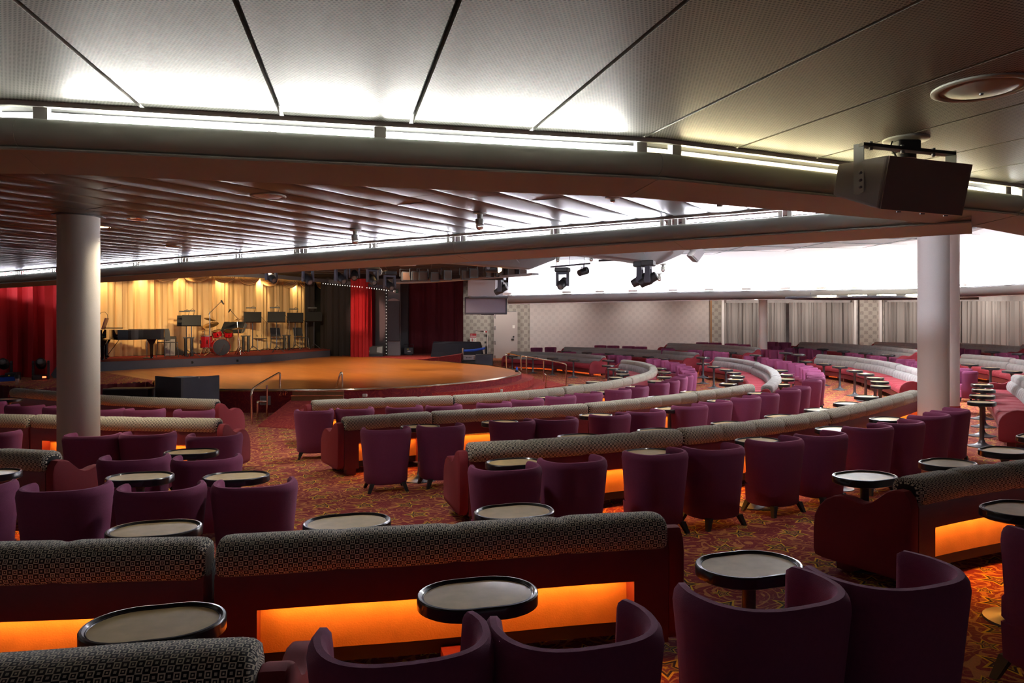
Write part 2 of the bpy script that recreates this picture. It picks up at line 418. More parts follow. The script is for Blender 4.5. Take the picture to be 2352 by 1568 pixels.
# ---- cove beams
BEAM = [(.40, -.15), (.06, -.15), (.035, -.10)]+[(.03-.085*math.sin(math.radians(a)), -.19+.09*math.cos(math.radians(a))) for a in range(0, 181, 15)]+[(.0, -.285), (-.005, -.295), (.0, -.305), (.05, -.31), (.42, -.37), (.44, -.355), (.44, -.15)]
path1 = [bp(6.7+12.1*j, 20.55, CZ1) for j in range(-4, 6)]
beam1 = struct(sweep(MB(), path1, BEAM, 1).build('trim_1', M['beam'], smooth=True))
sweep(MB(), path1, [(.40, -.15), (.44, -.15), (.44, .04), (.40, .04)], 1).build('backing', M['bracket'], beam1)
sweep(MB(), path1, [(-.012, -.03), (.03, -.03), (.03, -.0), (-.012, -.0)], 1).build('edge_strip', M['bracket'], beam1)
for j in range(len(path1)-1):
    A, B = path1[j], path1[j+1]; t = (B-A).normalized(); n = Vector((-t.y, t.x, 0)); L = (B-A).length
    ang = math.atan2(t.y, t.x)
    for q in (.035, .965, .52):
        c = A+t*L*q
        m = MB()
        for s in (-.035, .035): m.box(c+t*s+n*.045+Vector((0, 0, -.055)), (.012, .06, .13), ang)
        m.box(c+n*.02+Vector((0, 0, -.055)), (.058, .006, .13), ang)
        m.build('bracket', M['bracket'], beam1)
    warm = (j-4 == 1)
    for i in range(3):
        a, c = A+t*L*(.06+.30*i)+n*.2+Vector((0, 0, -.075)), A+t*L*(.06+.30*i+.285)+n*.2+Vector((0, 0, -.075))
        MB().tube([a, c], .022, 10).build('light_tube', M['lamp_y' if warm else 'lamp_w'], beam1, True)
    # cover bands at the joints
    J = MB(); sweep(J, [A-t*.03, A+t*.03], [(q[0]*1.02-.004, q[1]*1.005-.001) for q in BEAM], 1); J.build('joint_band', M['beam'], beam1, True)
# ---- slatted metal ceiling between the beams
dv, ev = Vector((.539, .842, 0)), Vector((.842, -.539, 0)); S1 = 8.605
Bt, Bs = ev.dot(Vector((BX, BY, 0))), dv.dot(Vector((BX, BY, 0)))
def s0(t):
    q = 20.12**2-(t-Bt)**2
    return Bs-math.sqrt(max(q, 0))
PT = lambda t, s, z: ev*t+dv*s+Vector((0, 0, z))
b = MB(); tt = [-34+.5*i for i in range(68)]
b.loft([[PT(t, min(s0(t), S1-.05) if abs(t-Bt) < 20 else S1-.05, CZ2+.05) for t in tt], [PT(t, S1+.02, CZ2+.05) for t in tt]], False)
ceil2 = struct(b.build('ceiling', M['dark']))
t = -3.64+.457*7; random.seed(3)
while t > -30:
    a, c = t-.457+.008, t-.008
    sa = max(s0(a), s0(c)) if t > Bt else min(s0(a), s0(c)); sb = S1
    if sb-sa > .08:
        cuts = [sa]+([sa+(sb-sa)*random.uniform(.3, .62)] if sb-sa > 1.2 else [])+[sb]
        for i in range(len(cuts)-1):
            p = MB(); ns = 6; rr = []
            ph = random.uniform(0, 6)
            for k in range(ns+1):
                s = cuts[i]+.003+(cuts[i+1]-cuts[i]-.006)*k/ns
                sag = .0035*math.sin(ph+k*1.9)
                rr.append([PT(a+(c-a)*q, s if k else max(s, s0(a+(c-a)*q)), CZ2+zz+sag*(4*q*(1-q))) for q, zz in ((0, .03), (0, .006), (.04, 0), (.2, -.003), (.5, -.005), (.8, -.003), (.96, 0), (1, .006), (1, .03))])
            p.loft(rr, False); p.build('slat', M['slat'], ceil2, True)
    t -= .457
path2 = [PT(t, S1, CZ2) for t in (-.12, -.6, -3.2, -6.5, -9.8, -13.1, -16.4, -19.7, -23, -28)]
path2.reverse()
beam2 = struct(sweep(MB(), path2, BEAM, 1).build('trim_2', M['beam'], smooth=True))
sweep(MB(), path2, [(-.012, -.03), (.03, -.03), (.03, 0), (-.012, 0)], 1).build('edge_strip', M['bracket'], beam2)
for j in range(len(path2)-1):
    A, B = path2[j], path2[j+1]; t = (B-A).normalized(); n = Vector((-t.y, t.x, 0)); L = (B-A).length; ang = math.atan2(t.y, t.x)
    for q in (.03, .97, .5):
        c = A+t*L*q; m = MB()
        for s in (-.05, .05): m.box(c+t*s+n*.045+Vector((0, 0, -.055)), (.05, .012, .13), ang)
        m.build('bracket', M['bracket'], beam2)
    for i in range(2):
        a, c = A+t*L*(.04+.48*i)+n*.1+Vector((0, 0, -.06)), A+t*L*(.04+.48*i+.44)+n*.1+Vector((0, 0, -.06))
        MB().tube([a, c], .018, 10).build('light_tube', M['lamp_2'], beam2, True)
    J = MB(); sweep(J, [A-t*.02, A+t*.02], [(q[0]*1.02-.004, q[1]*1.005-.001) for q in BEAM], 1); J.build('joint_band', M['beam'], beam2, True)
# ---- back wall, its cove and lamp trough
TR = [(1168, 681.3, 41), (1300, 678, 40.7), (1450, 675, 40.6), (1630, 672, 40.4), (1800, 669.5, 39.3), (1965, 668, 38.4), (2110, 666, 37.4), (2240, 662, 35.4), (2352, 656, 33.), (2500, 648, 29), (2700, 635, 24)]
CB = [(1168, 601.5), (1300, 597), (1450, 590), (1600, 582), (1760, 574), (1910, 568), (2031, 561), (2111, 550), (2216, 537), (2311, 510), (2400, 470)]
def lerp_tab(tab, u, c):
    for i in range(len(tab)-1):
        if u <= tab[i+1][0] or i == len(tab)-2:
            k = (u-tab[i][0])/(tab[i+1][0]-tab[i][0]); return tab[i][c]+(tab[i+1][c]-tab[i][c])*k
def wallpt(u): return px(u, lerp_tab(TR, u, 1), lerp_tab(TR, u, 2))
TW = [px(*q) for q in TR]; T = [px(u, v, Y*.72) for u, v, Y in TR]; Cb = [px(u, v, (CZ3-EYE)*F/(HOR-v)) for u, v in CB]
b = MB(); rr = []
for i in range(13):
    a = math.radians(90*i/12); rr.append([Vector((t.x+(c.x-t.x)*(1-math.cos(a)), t.y+(c.y-t.y)*(1-math.cos(a)), t.z-.3+(CZ3-t.z+.3)*math.sin(a))) for t, c in zip(T, Cb)])
b.loft(rr, False); cove = struct(b.build('ceiling', M['cove'], smooth=True))
GUT = [(q[0]*.75, q[1]*.70) for q in [(0, -.06), (.42, -.06), (.50, .06), (.58, .07), (.64, .0), (.64, -.14), (.58, -.27), (.40, -.36), (0, -.40)]]
gut = struct(sweep(MB(), T, GUT, -1).build('trim_3', M['gutter'], smooth=True))
for i in range(len(T)-1):
    A, B = T[i], T[i+1]; t = (B-A); L = t.length; t.normalize(); n = Vector((t.y, -t.x, 0)); k = max(1, round(L/1.6))
    for j in range(k):
        a, c = A+t*(L*(j+.04)/k)+n*.22, A+t*(L*(j+.96)/k)+n*.22
        MB().tube([a+Vector((0, 0, .03)), c+Vector((0, 0, .03))], .03, 8).build('light_tube', M['lamp_c'], gut, True)
        MB().box(A+t*(L*j/k)+n*.46+Vector((0, 0, .10)), (.35, .2, .09), math.atan2(t.y, t.x)).build('bracket', M['bracket'], gut)
# low soffit between the trough and the back wall
b = MB(); b.loft([[Vector((p.x, p.y, p.z-.2)) for p in T], [Vector((q.x, q.y+.3, q.z+.1)) for p, q in zip(T, TW)]], False); struct(b.build('ceiling', M['white']))
# white tiled high ceiling
b = MB(); b.loft([[Vector((c.x, c.y, CZ3)) for c in Cb], [PT(t, S1+.5, CZ3) for t in (-16, -14, -12, -10, -8, -6, -4.5, -3, -2, -1, 1, 6)]], False)
hc = struct(b.build('ceiling', M['tiles']))
for i in range(22):   # joint lines of the tiles
    y = 10+i*1.25; MB().box((6, y, CZ3-.004), (36, .03, .012), .12).build('joint_strip', M['charcoal'], hc)
for i in range(15):
    x = -8+i*1.9; MB().box((x, 22, CZ3-.004), (.03, 34, .012), .12).build('joint_strip', M['charcoal'], hc)
def wallseg(name, u0, u1, m, v0=None, zt=-.3, n=6, off=0., zb=-.75):
    b = MB(); P = []
    for i in range(n+1): P.append(wallpt(u0+(u1-u0)*i/n)+Vector((0, -off, 0)))
    Ls = [0]
    for i in range(n): Ls.append(Ls[-1]+(P[i+1]-P[i]).length)
    rows = [[Vector((p.x, p.y, zb)) for p in P], [Vector((p.x, p.y, p.z+zt)) for p in P]]
    b.loft(rows, False, False, lambda i, j: (Ls[j], rows[i][j].z))
    return struct(b.build(name, m))
wallseg('wall_back', 1217, 1632, M['wallp2'])
wallseg('wall_back', 1632, 1661, M['wallp'])
wallseg('wall_back', 1661, 2700, M['wallp2'], n=24)
def pxwall(name, u0, u1, v0, v1, Y0, Y1, m, thick=.1):
    a, c, d, e = px(u0, v1, Y0), px(u1, v1, Y1), px(u1, v0, Y1), px(u0, v0, Y0)
    b = MB(); L = (c-a).length; th = Vector((0, thick, 0))
    b.add([a, c, d, e, a+th, c+th, d+th, e+th], [(0, 1, 2, 3), (5, 4, 7, 6), (3, 2, 6, 7), (0, 3, 7, 4), (1, 5, 6, 2)],
          [[(0, a.z), (L, c.z), (L, d.z), (0, e.z)]]+[[(0, 0)]*4]*4)
    return struct(b.build(name, m))
pxwall('wall_back', 1062, 1136, 640, 850, 40.9, 41.2, M['wallp'])
pxwall('wall_back', 1187, 1217, 688, 850, 41.1, 41, M['wallp'])
pxwall('wall_back', 1136, 1187, 680, 715, 41.2, 41.1, M['wallp'])
# end wall of the cove with its round corner
b = MB(); pts = [(1138, 596), (1138, 640), (1140, 640), (1152, 643), (1162, 651), (1170, 664), (1174, 680), (1138, 680)][1:]
q = [px(u, v, 29.3) for u, v in pts]; nn = len(q)
b.add(q+[p+Vector((0, .6, 0)) for p in q], [tuple(range(nn))]+[(i, (i+1) % nn, nn+(i+1) % nn, nn+i) for i in range(nn)])
struct(b.build('wall_cove_end', M['wall']))
# ---- columns
def column(name, x, y, r, zt, base=None, collar=True, m='plaster_lit'):
    b = MB(); zf = cone(x, y)-.02; b.lathe([(r, zf), (r, zt)], 40, (x, y, 0)); c = struct(b.build(name, M[m], smooth=True))
    if collar: MB().lathe([(r+.06, zt-.012), (r+.06, zt+.01)], 40, (x, y, 0)).build('collar', M['slat'], c, True)
    if base: MB().lathe([(r+.012, zf), (r+.012, zf+base)], 40, (x, y, 0)).build('base_band', M['red_sign'], c, True)
    return c
column('column', -5.24, 8.95, .229, CZ2, m='plaster')
column('column', 6.82, 11.98, .229, CZ3, collar=False)
column('column', 9.62, 16.35, .235, CZ3, base=.17, collar=False)
p = px(1752.5, 700, 33.2); column('column', p.x, p.y, .186, 3.35, collar=False)
# ================================================================ stage
SZ = .14
st = [(224, 853), (355, 874), (356, 892), (430, 893.5), (505, 894.5), (600, 895), (672, 895), (780, 894.5), (900, 890.5), (1000, 884.5), (1100, 875.5), (1160, 867), (1190, 860.5), (1198, 856.5), (1185, 850), (1150, 843), (1110, 837.5), (1060, 834), (1000, 829), (955, 826), (880, 821), (800, 818), (756, 817), (600, 832.5), (420, 842)]
sp = [at(u, v, 0, SZ) for u, v in st]
b = MB(); b.add(sp, [tuple(range(len(sp)))]); struct(b.build('floor_stage', M['wood']))
b = MB(); b.loft([[p+Vector((0, 0, -.012)) for p in sp], [Vector((p.x, p.y, -.6)) for p in sp]], True); struct(b.build('stage_fascia', M['fascia_carpet']))
rimp = smooth_path([at(u, v, 0, SZ) for u, v in st[4:19]], 2)
b = MB(); b.tube([p+Vector((0, 0, -.012)) for p in rimp], .035, 8); struct(b.build('trim_4', M['rail'], smooth=True))
# carpeted terrace steps round the right of the stage
def pixpoly(pts, z): return [at(u, v, 0, z) for u, v in pts]
s1 = pixpoly([(820, 909), (950, 904), (1050, 899), (1130, 892), (1190, 882), (1220, 873), (1227, 866), (1216, 860), (1196, 857), (1150, 864), (1000, 880), (820, 893)], -.05)
b = MB(); b.prism([(p.x, p.y) for p in s1], -.6, -.05); struct(b.build('stage_step', M['stage_carpet']))
s2 = pixpoly([(950, 918), (1100, 909), (1180, 900), (1228, 891), (1250, 882), (1253, 877), (1240, 871), (1215, 868), (1180, 876), (1050, 893), (950, 900)], -.24)
b = MB(); b.prism([(p.x, p.y) for p in s2], -.6, -.24); struct(b.build('stage_step', M['stage_carpet']))
# low carpeted ramp beside the right handrail
q = [at(1252, 874, 0, -.30), at(1300, 884, 0, -.39), at(1258, 890, 0, -.39), at(1240, 884, 0, -.30)]
b = MB(); b.prism([(p.x, p.y) for p in q], -.6, [-.27, -.385, -.385, -.27]); struct(b.build('floor_ramp', M['stage_carpet']))
# wooden steps in the front of the stage and the carpeted ramp below them
A, B = at(672, 895, 0, SZ), at(790, 894.6, 0, SZ); t = (B-A).normalized(); n = Vector((t.y, -t.x, 0)); L = (B-A).length; ang = math.atan2(t.y, t.x)
for i, (z, d) in enumerate(((SZ-.02, .02), (.02, .13))):
    c = A+t*L/2+n*(d/2); b = MB(); b.box((c.x, c.y, (z-.6)/2), (L, d, .6+z), ang)
    s = struct(b.build('stage_step', M['step_wood'])); MB().box((c.x+n.x*d/2, c.y+n.y*d/2, z-.008), (L+.01, .03, .022), ang).build('nosing', M['rail'], s)
q = [at(668, 917.5, 0, -.095), at(800, 917.5, 0, -.095), at(742, 990, 0, -.41), at(590, 979, 0, -.41)]
b = MB(); b.prism([(p.x, p.y) for p in q], -.7, [-.095, -.095, -.405, -.405]); struct(b.build('floor_ramp', M['stage_carpet']))
# carpeted side stage on the left, with velvet skirt
lc = [(-160, 870), (0, 867), (137, 864), (224, 852.8), (356, 874), (342, 876), (224, 882.5), (136, 888), (106, 891), (82, 893), (41, 888), (0, 884), (-160, 878)]
q = pixpoly(lc, SZ); b = MB(); b.prism([(p.x, p.y) for p in q], -.1, SZ+.004); struct(b.build('floor_side_stage', M['carpet']))
# side stage on the right
rc = [(700, 806), (1062, 806), (1062, 818), (1020, 820), (985, 823.5), (957, 826), (880, 821), (800, 818)]
q = pixpoly(rc, SZ); b = MB(); b.prism([(p.x, p.y) for p in q], -.1, SZ+.006); struct(b.build('floor_side_stage', M['stage_carpet']))
q = [at(u, v, 0, SZ) for u, v in ((985, 823.5), (1058, 830), (1062, 826), (1020, 820))]
b = MB(); b.prism([(p.x, p.y) for p in q], SZ-.1, [SZ+.01, SZ+.3, SZ+.3, SZ+.01]); struct(b.build('floor_side_stage', M['fascia_carpet']))
# band platform
PZ = SZ+.30
fr = [(-40, 838), (224, 831), (420, 824), (600, 816), (700, 808.3), (758, 804.3)]
fp = [at(u, v, 0, PZ) for u, v in fr]
bk = [at(u, v, 0, PZ) for u, v in ((760, 799.5), (700, 799.5), (600, 804.5), (420, 814), (224, 820), (-40, 826))]
pl = fp+bk
b = MB(); b.prism([(p.x, p.y) for p in pl], SZ-.05, PZ-.006); plat = struct(b.build('band_platform', M['blue_grey']))
b = MB(); b.add([p+Vector((0, 0, .002)) for p in pl], [tuple(range(len(pl)))]); b.build('carpet', M['stage_carpet'], plat)
for (u, v, du, dv2) in ((441, 832, 4, 0), (660, 821, 3, 0), (542, 828, 16, 5)):
    p = at(u, v-8+8, 0, SZ); p = px(u, v, lerp_tab([(q[0], e.y) for q, e in zip(fr, fp)], u, 1)-.02)
    b = MB()
    if dv2: b.box(p, (du/F*p.y, .03, dv2/F*p.y), -.5)
    else: b.lathe([(du/F*p.y*.8, -.03), (du/F*p.y*.8, .03)], 14, p, Matrix.Rotation(math.pi/2, 3, 'X') @ Matrix.Rotation(.5, 3, 'Y'))
    b.build('cable_port', M['dark'], plat)
# dark ceiling and back wall of the stage house
b = MB(); b.add([(-30, 15, 4.15), (-8, 14, 4.15), (1, 16, 4.15), (1.5, 24, 4.15), (0, 43, 4.15), (-30, 43, 4.15)], [(0, 1, 2, 3, 4, 5)]); struct(b.build('ceiling_stage', M['black_drape']))
pxwall('wall_stage', 690, 960, 600, 830, 42, 42, M['dark'])
b = MB(); b.box((-20, 40, 2), (30, .2, 6), .9); struct(b.build('wall_stage', M['dark']))
# ================================================================ seating
# ---- tub chair prototype: local +y faces the stage
def upath():
    P = [(.285, .085), (.298, .05), (.308, .0)]
    for i in range(23):
        a = math.radians(180*i/22); x, y = math.cos(a), math.sin(a)
        P.append((.31*math.copysign(abs(x)**.74, x), -.02-.285*abs(y)**.85))
    return P+[(-.308, .0), (-.298, .05), (-.285, .085)]
UP = upath()
def unorm(i):
    a, c = UP[max(i-1, 0)], UP[min(i+1, len(UP)-1)]
    tx, ty = c[0]-a[0], c[1]-a[1]; l = math.hypot(tx, ty); return (ty/l, -tx/l)
def make_chair():
    root = thing('tub_chair', 'x', 'chair')
    prof = [(-.075, .10), (-.06, .105), (0, .70), (-.006, .735), (-.022, .756), (-.045, .757), (-.062, .74), (-.068, .70), (-.10, .28), (-.12, .12)]
    b = MB(); rr = []
    for i in range(len(UP)):
        n = unorm(i); e = .0
        n = (-n[0], -n[1]) if n[0]*UP[i][0]+n[1]*(UP[i][1]+.03) < 0 else n
        low = 1
        rr.append([Vector((UP[i][0]+n[0]*q[0], UP[i][1]+n[1]*q[0], q[1])) for q in prof])
    # rounded front ends of the arms
    f0 = [p.copy() for p in rr[0]]; f1 = [p.copy() for p in rr[-1]]
    for f in (f0, f1):
        c = sum(f, Vector())/len(f)
        for p in f: p.x += (c.x-p.x)*.45; p.y += .025; p.z += -.02 if p.z > .5 else 0
    b.loft([f0]+rr+[f1], True, True)
    b.build('shell', M['plum'], root, True)
    inner = [(UP[i][0]*.80, UP[i][1]*.80) for i in range(len(UP))]
    outer = [(p[0]*.93, p[1]*.93+(.0 if p[1] < .1 else .03)) for p in UP]
    b = MB(); b.loft([[Vector((p[0]*k, p[1]*k+(dy if p[1] > .03 else 0), z)) for p in UP] for k, dy, z in ((.78, .02, .098), (.84, .04, .12), (.86, .045, .29))], True, True)
    b.build('seat_base', M['plum'], root, True)
    b = MB(); b.loft([[Vector((p[0]*k, p[1]*k+(dy if p[1] > .03 else .01), z)) for p in UP] for k, dy, z in ((.78, .04, .29), (.81, .055, .31), (.81, .055, .40), (.76, .045, .425), (.5, .03, .432))], True, True)
    b.build('seat_cushion', M['plum'], root, True)
    for sx, sy in ((1, 1), (-1, 1), (1, -1), (-1, -1)):
        x, y = sx*.185, (.12 if sy > 0 else -.20); b = MB()
        b.loft([[Vector((x+sx*(.045 if z < .05 else 0)+a*r, y+sy*(.035 if z < .05 else 0)+c*r, z)) for a, c in ((-1, -1), (1, -1), (1, 1), (-1, 1))] for z, r in ((0, .017), (.115, .027))], True, True)
        b.build('leg', M['black'], root)
    return root
chair0 = make_chair(); used = [False]
def put(root, flag, loc, rz, label, group, scale=None):
    if not flag[0]:
        flag[0] = True; root.location = loc; root.rotation_euler = (0, 0, rz); root['label'] = label
        if group: root['group'] = group
        if scale: root.scale = (scale,)*3
        return root
    return dup(root, loc, rz, label, group, scale)
def chair_at(p, label, group, jit=.06, sc=None):
    p = Vector(p); rz = face_to(p)+random.uniform(-jit, jit)
    return put(chair0, used, p, rz, label, group, sc)
def chair_row(pix, label, group, z0=None, first=0):
    """pix: right-hand top corner of every chair"""
    for i, (u, v) in enumerate(pix):
        P = at(u, v, .757, z0); d = Vector((P.x, P.y, 0)).normalized(); c = P-Vector((d.y, -d.x, 0))*.315
        c.z = cone(c.x, c.y) if z0 is None else z0
        chair_at(c, label(i+first), group)
GP = 'plum tub chairs'
def lab(where): return lambda i: 'plum tub chair, %s %s' % (ORD[i], where.replace('from stage side ', '') if ' from stage side ' in ' '+where and len(where.split()) > 11 else where)
chair_row([(768.6, 938), (860, 934.4), (971.6, 930.8), (1061, 928), (1174, 922), (1248, 914.5), (1322, 907), (1383.4, 900), (1449.5, 892.7), (1490.7, 886), (1538.5, 878), (1562.6, 872.7), (1581, 865), (1594, 860.6), (1602.6, 853.6), (1600.7, 850.4), (1596.6, 844.4), (1589.8, 840), (1574.9, 834.8), (1560.9, 831.2), (1535, 826.8), (1517, 823.6)],
          lab('from the centre aisle behind the front curved banquette'), GP+' behind the front banquette')
chair_row([(945, 979), (1067.7, 972.5), (1228, 962.7), (1326.7, 958.5), (1447, 949), (1527.7, 941.8), (1625, 929.3), (1681.5, 920.4), (1748.5, 910.6), (1790.5, 903.8), (1840.8, 893.3), (1864, 887.4), (1890, 872), (1897.6, 866), (1896, 859.3), (1894, 854.8), (1885.7, 847.8), (1878.7, 843.3), (1867.9, 838.9), (1848, 833.8), (1818.8, 828.7), (1797, 824.8), (1765, 820.4), (1743.5, 817.2)],
          lambda i: 'plum tub chair, %s from the centre aisle behind the second curved banquette' % (ORD[i] if i < 23 else 'farthest'), GP+' behind the second banquette')
chair_row([(1243, 1065.4), (1391.5, 1050), (1577, 1034), (1707, 1024), (1844, 1007), (1946, 995), (2051.5, 978), (2124.7, 968), (2185, 951.5), (2230, 940.4)],
          lab('from the centre aisle behind the third curved banquette'), GP+' behind the third banquette')
chair_row([(2247.6, 851.7), (2233.9, 846), (2160, 842), (2140, 836), (2125, 830), (2101.7, 824.8), (2064, 820.4), (2037, 817.4), (1999, 813.4), (1971.6, 810.8)],
          lab('beyond the white column, counted from the near end'), GP+' behind the long banquette beyond the columns')
chair_row([(497, 938), (385, 936), (293, 935), (200, 930), (113, 926), (28, 918)],
          lab('from the aisle in the front row by the stage corner'), GP+' in the front row before the black desk')
chair_row([(561, 992), (411, 988), (288, 991), (60, 984)],
          lab('from the aisle in the second row behind the left column'), GP+' in the second row by the left column')
chair_row([(561, 1041), (398, 1040)],
          lab('from the aisle, standing right beside the left column'), GP+' beside the left column')
chair_row([(687, 1096), (480, 1103), (268, 1101), (53, 1096)],
          lab('from the aisle in the dark row before the left column'), GP+' in the dark row before the left column')
NEAR = [((-.385, 2.575), 'plum tub chair by the glowing panel, next to the near patterned sofa end'), ((.205, 2.68), 'plum tub chair by the glowing panel, on the aisle side of its pair'),
        ((.95, 2.93), 'plum tub chair in the aisle behind the oval table, nearest to the viewer'), ((1.53, 3.14), 'plum tub chair turned to the wavy burgundy arm, beside its twin chair'),
        ((2.80, 3.80), 'plum tub chair cut by the picture edge beside the glowing orange panel')]
for (x, y), l in NEAR: chair_at((x, y, cone(x, y)), l, GP+' nearest to the viewer', .02, 1.08 if x > .5 else 1.03)
OUT = [([(1246, 798), (1278, 797)], None, 'behind the rail-side banquette under the patterned wall'), ([(1323, 807.6), (1389, 811.5), (1427, 815), (1450, 817)], None, 'between the first two grey banquettes by the wall'),
       ([(1392.8, 792.9), (1422.5, 793.6), (1457.8, 794.9), (1486, 796)], -.10, 'against the pale wall behind the long grey banquette'),
       ([(1550, 800.6), (1613, 803.8), (1649.8, 806), (1674, 809)], -.10, 'between the two long grey banquettes by the first curtain'),
       ([(1627, 786), (1656.8, 787), (1695, 789), (1723.5, 791)], .06, 'under the first grey curtain at the far wall'),
       ([(1786.9, 784.9), (1816.8, 786.3)], .08, 'under the curtain just right of the far slim column'), ([(1793, 795), (1769.6, 802.5), (1800, 804.4)], -.10, 'in the dim cluster before the far slim column'),
       ([(1834.7, 798.7), (1867, 800.6), (1898.5, 803)], -.10, 'in the dim trio before the long dark banquette'),
       ([(2216.9, 800), (2252.8, 802.6), (2330, 810.6), (2357, 814.4)], -.05, 'under the right curtain before the dark banquette')]
TIER = {}
for pix, z0, where in OUT:
    chair_row(pix, lab('from stage side '+where), GP+' '+where, z0)

# ---- tables
def stadium(L, W, n=20):
    r = W/2; h = L/2-r; P = []
    for i in range(n+1): a = math.radians(-90+180*i/n); P.append((h+r*math.cos(a), r*math.sin(a)))
    for i in range(n+1): a = math.radians(90+180*i/n); P.append((-h+r*math.cos(a), r*math.sin(a)))
    return P
def make_table():
    root = thing('cocktail_table', 'x', 'table')
    P = stadium(.52, .38); c = lambda k, z: [Vector((x*(1-k/.26), y*(1-k/.19), z)) for x, y in P]
    b = MB(); b.loft([c(.012, .648), c(0, .655), c(0, .700), c(.005, .706), c(.014, .707), c(.018, .702), c(.022, .697), c(.026, .698), c(.030, .692)], True, True); b.build('rim', M['rim'], root, True)
    b = MB(); b.loft([c(.029, .688), c(.029, .695)], True, True); b.build('table_top', M['laminate'], root)
    b = MB(); b.lathe([(.09, .648), (.05, .63), (.032, .60), (.032, .16), (.034, .12), (.05, .07), (.09, .04), (.15, .022), (.205, .012), (.21, 0)], 24); b.build('pedestal', M['pole'], root, True)
    return root
tab0 = make_table(); tused = [False]
def table_row(pix, label, group, z0=None, rot=0.):
    for i, (u, v) in enumerate(pix):
        p = at(u, v, .70, z0); p.z = cone(p.x, p.y) if z0 is None else z0
        put(tab0, tused, p, face_to(p)+rot+random.uniform(-.05, .05), label(i), group)
GT = 'oval cocktail tables'
for pix, lb in [((355, 1430), 'oval cocktail table before the glowing panel beside the near patterned sofa'), ((1098, 1362), 'oval cocktail table before the glowing panel at the two near chairs'),
                ((1720, 1296), 'oval cocktail table standing alone in the near aisle behind the two plum chairs'), ((2345, 1168), 'oval cocktail table cut by the picture edge over the glowing orange panel'),
                ((1986, 1093), 'oval table with shiny top, nearest of three behind the wavy sofa arm'), ((2177, 1063), 'oval table, middle one of three in the aisle before the red sofa end'),
                ((2308, 1034), 'oval table, farthest of three in the aisle before the red sofa end'), ((1181, 1174), 'oval table just over the near sofa back, on the aisle carpet side'),
                ((798, 1198), 'oval table just over the near sofa back, where the aisle carpet shows'), ((355, 1214), 'oval table just over the near sofa back, before the dark chairs')]:
    table_row([pix], lambda i: lb, GT+' nearest to the viewer')
def tl(where): return lambda i: 'oval cocktail table, %s %s' % (ORD[i], where)
table_row([(543, 1093), (322, 1094)], tl('from the aisle in the dark row near the left column'), GT+' near the left column')
table_row([(440, 1037)], lambda i: 'oval cocktail table between chairs, just right of the left column', GT+' near the left column')
table_row([(20, 916), (-30, 1086)], lambda i: ['oval cocktail table at the picture edge in the front row', 'oval cocktail table at the picture edge beside the cut sofa'][i], GT+' near the left column')
table_row([(1180, 1061), (1488, 1038), (1740, 1011), (1919, 985), (2038, 962)], tl('from the centre aisle behind the third curved banquette'), GT+' behind the third banquette')
table_row([(965, 979), (1148, 969), (1368, 953), (1538, 938), (1654, 920), (1743, 903), (1794, 882.2), (1806.6, 870), (1803, 860), (1792.6, 849.7)], tl('from the centre aisle behind the second curved banquette'), GT+' behind the second banquette')
table_row([(1262, 912), (1380.6, 899.5), (1459, 888), (1506, 874.6), (1526, 865), (1526, 854), (1515, 845)], tl('from the centre aisle behind the front curved banquette'), GT+' behind the front banquette')
table_row([(1327, 883.4), (1365, 876.4), (1414, 866), (1429.7, 858.6), (1428.5, 851.6), (1409, 846), (1397, 838.6), (1397, 826.8)], tl('inside the curve of the front banquette, from the stage'), GT+' inside the front curve')
table_row([(1330, 1002), (1510, 988.5), (1675, 972), (1794, 956), (1882, 940.5), (1946, 926), (1990, 910), (2022, 886), (2020, 876), (2010, 867), (1988, 858), (1963, 850.4), (1929, 841.4), (1892, 835), (1850, 829.3)], tl('inside the curve of the third banquette, from the centre aisle'), GT+' inside the third curve')
table_row([(1514, 911.6), (1587, 899.8), (1672, 881), (1689, 871), (1693, 863), (1685.5, 855), (1667.6, 848), (1639.5, 841), (1615, 834)], tl('inside the curve of the second banquette, from the centre aisle'), GT+' inside the second curve')
table_row([(2255, 923), (2256, 908), (2259, 894.6), (2255.6, 882.8)], tl('of the close row of four beside the red sofa end'), GT+' beside the red sofa end')
table_row([(2227.7, 836), (2275, 844), (2324.5, 852), (2353, 862)], tl('along the pale banquette right of the white columns'), GT+' right of the white columns')
table_row([(2388, 1003)], lambda i: 'oval cocktail table cut by the picture edge before the red sofa end', GT+' beside the red sofa end')
table_row([(1176.6, 817.4), (1224, 819), (1269, 822), (1317, 826)], tl('along the grey banquette behind the brass handrail'), GT+' behind the brass handrail')
table_row([(1301, 806), (1348, 809), (1399, 811.5), (1443, 815), (1488.4, 818.5), (1525.4, 822.5)], tl('along the long grey banquette below the pale wall'), GT+' below the pale wall')
table_row([(1535, 799), (1628.7, 805), (1679, 808.5), (1736.5, 814.6), (1614.7, 820)], tl('of the dim group below the first grey curtain'), GT+' below the first grey curtain', -.1)
table_row([(1805, 809.5), (1833.4, 813.4), (1834.7, 797.4), (1889.5, 801), (1937, 806), (1987.5, 810), (2039, 814.6)], tl('of the dim group before the long dark banquette'), GT+' before the long dark banquette', .0)
table_row([(2279, 807), (2343, 811.5)], tl('before the dark banquette under the right curtain'), GT+' under the right curtain', .08)

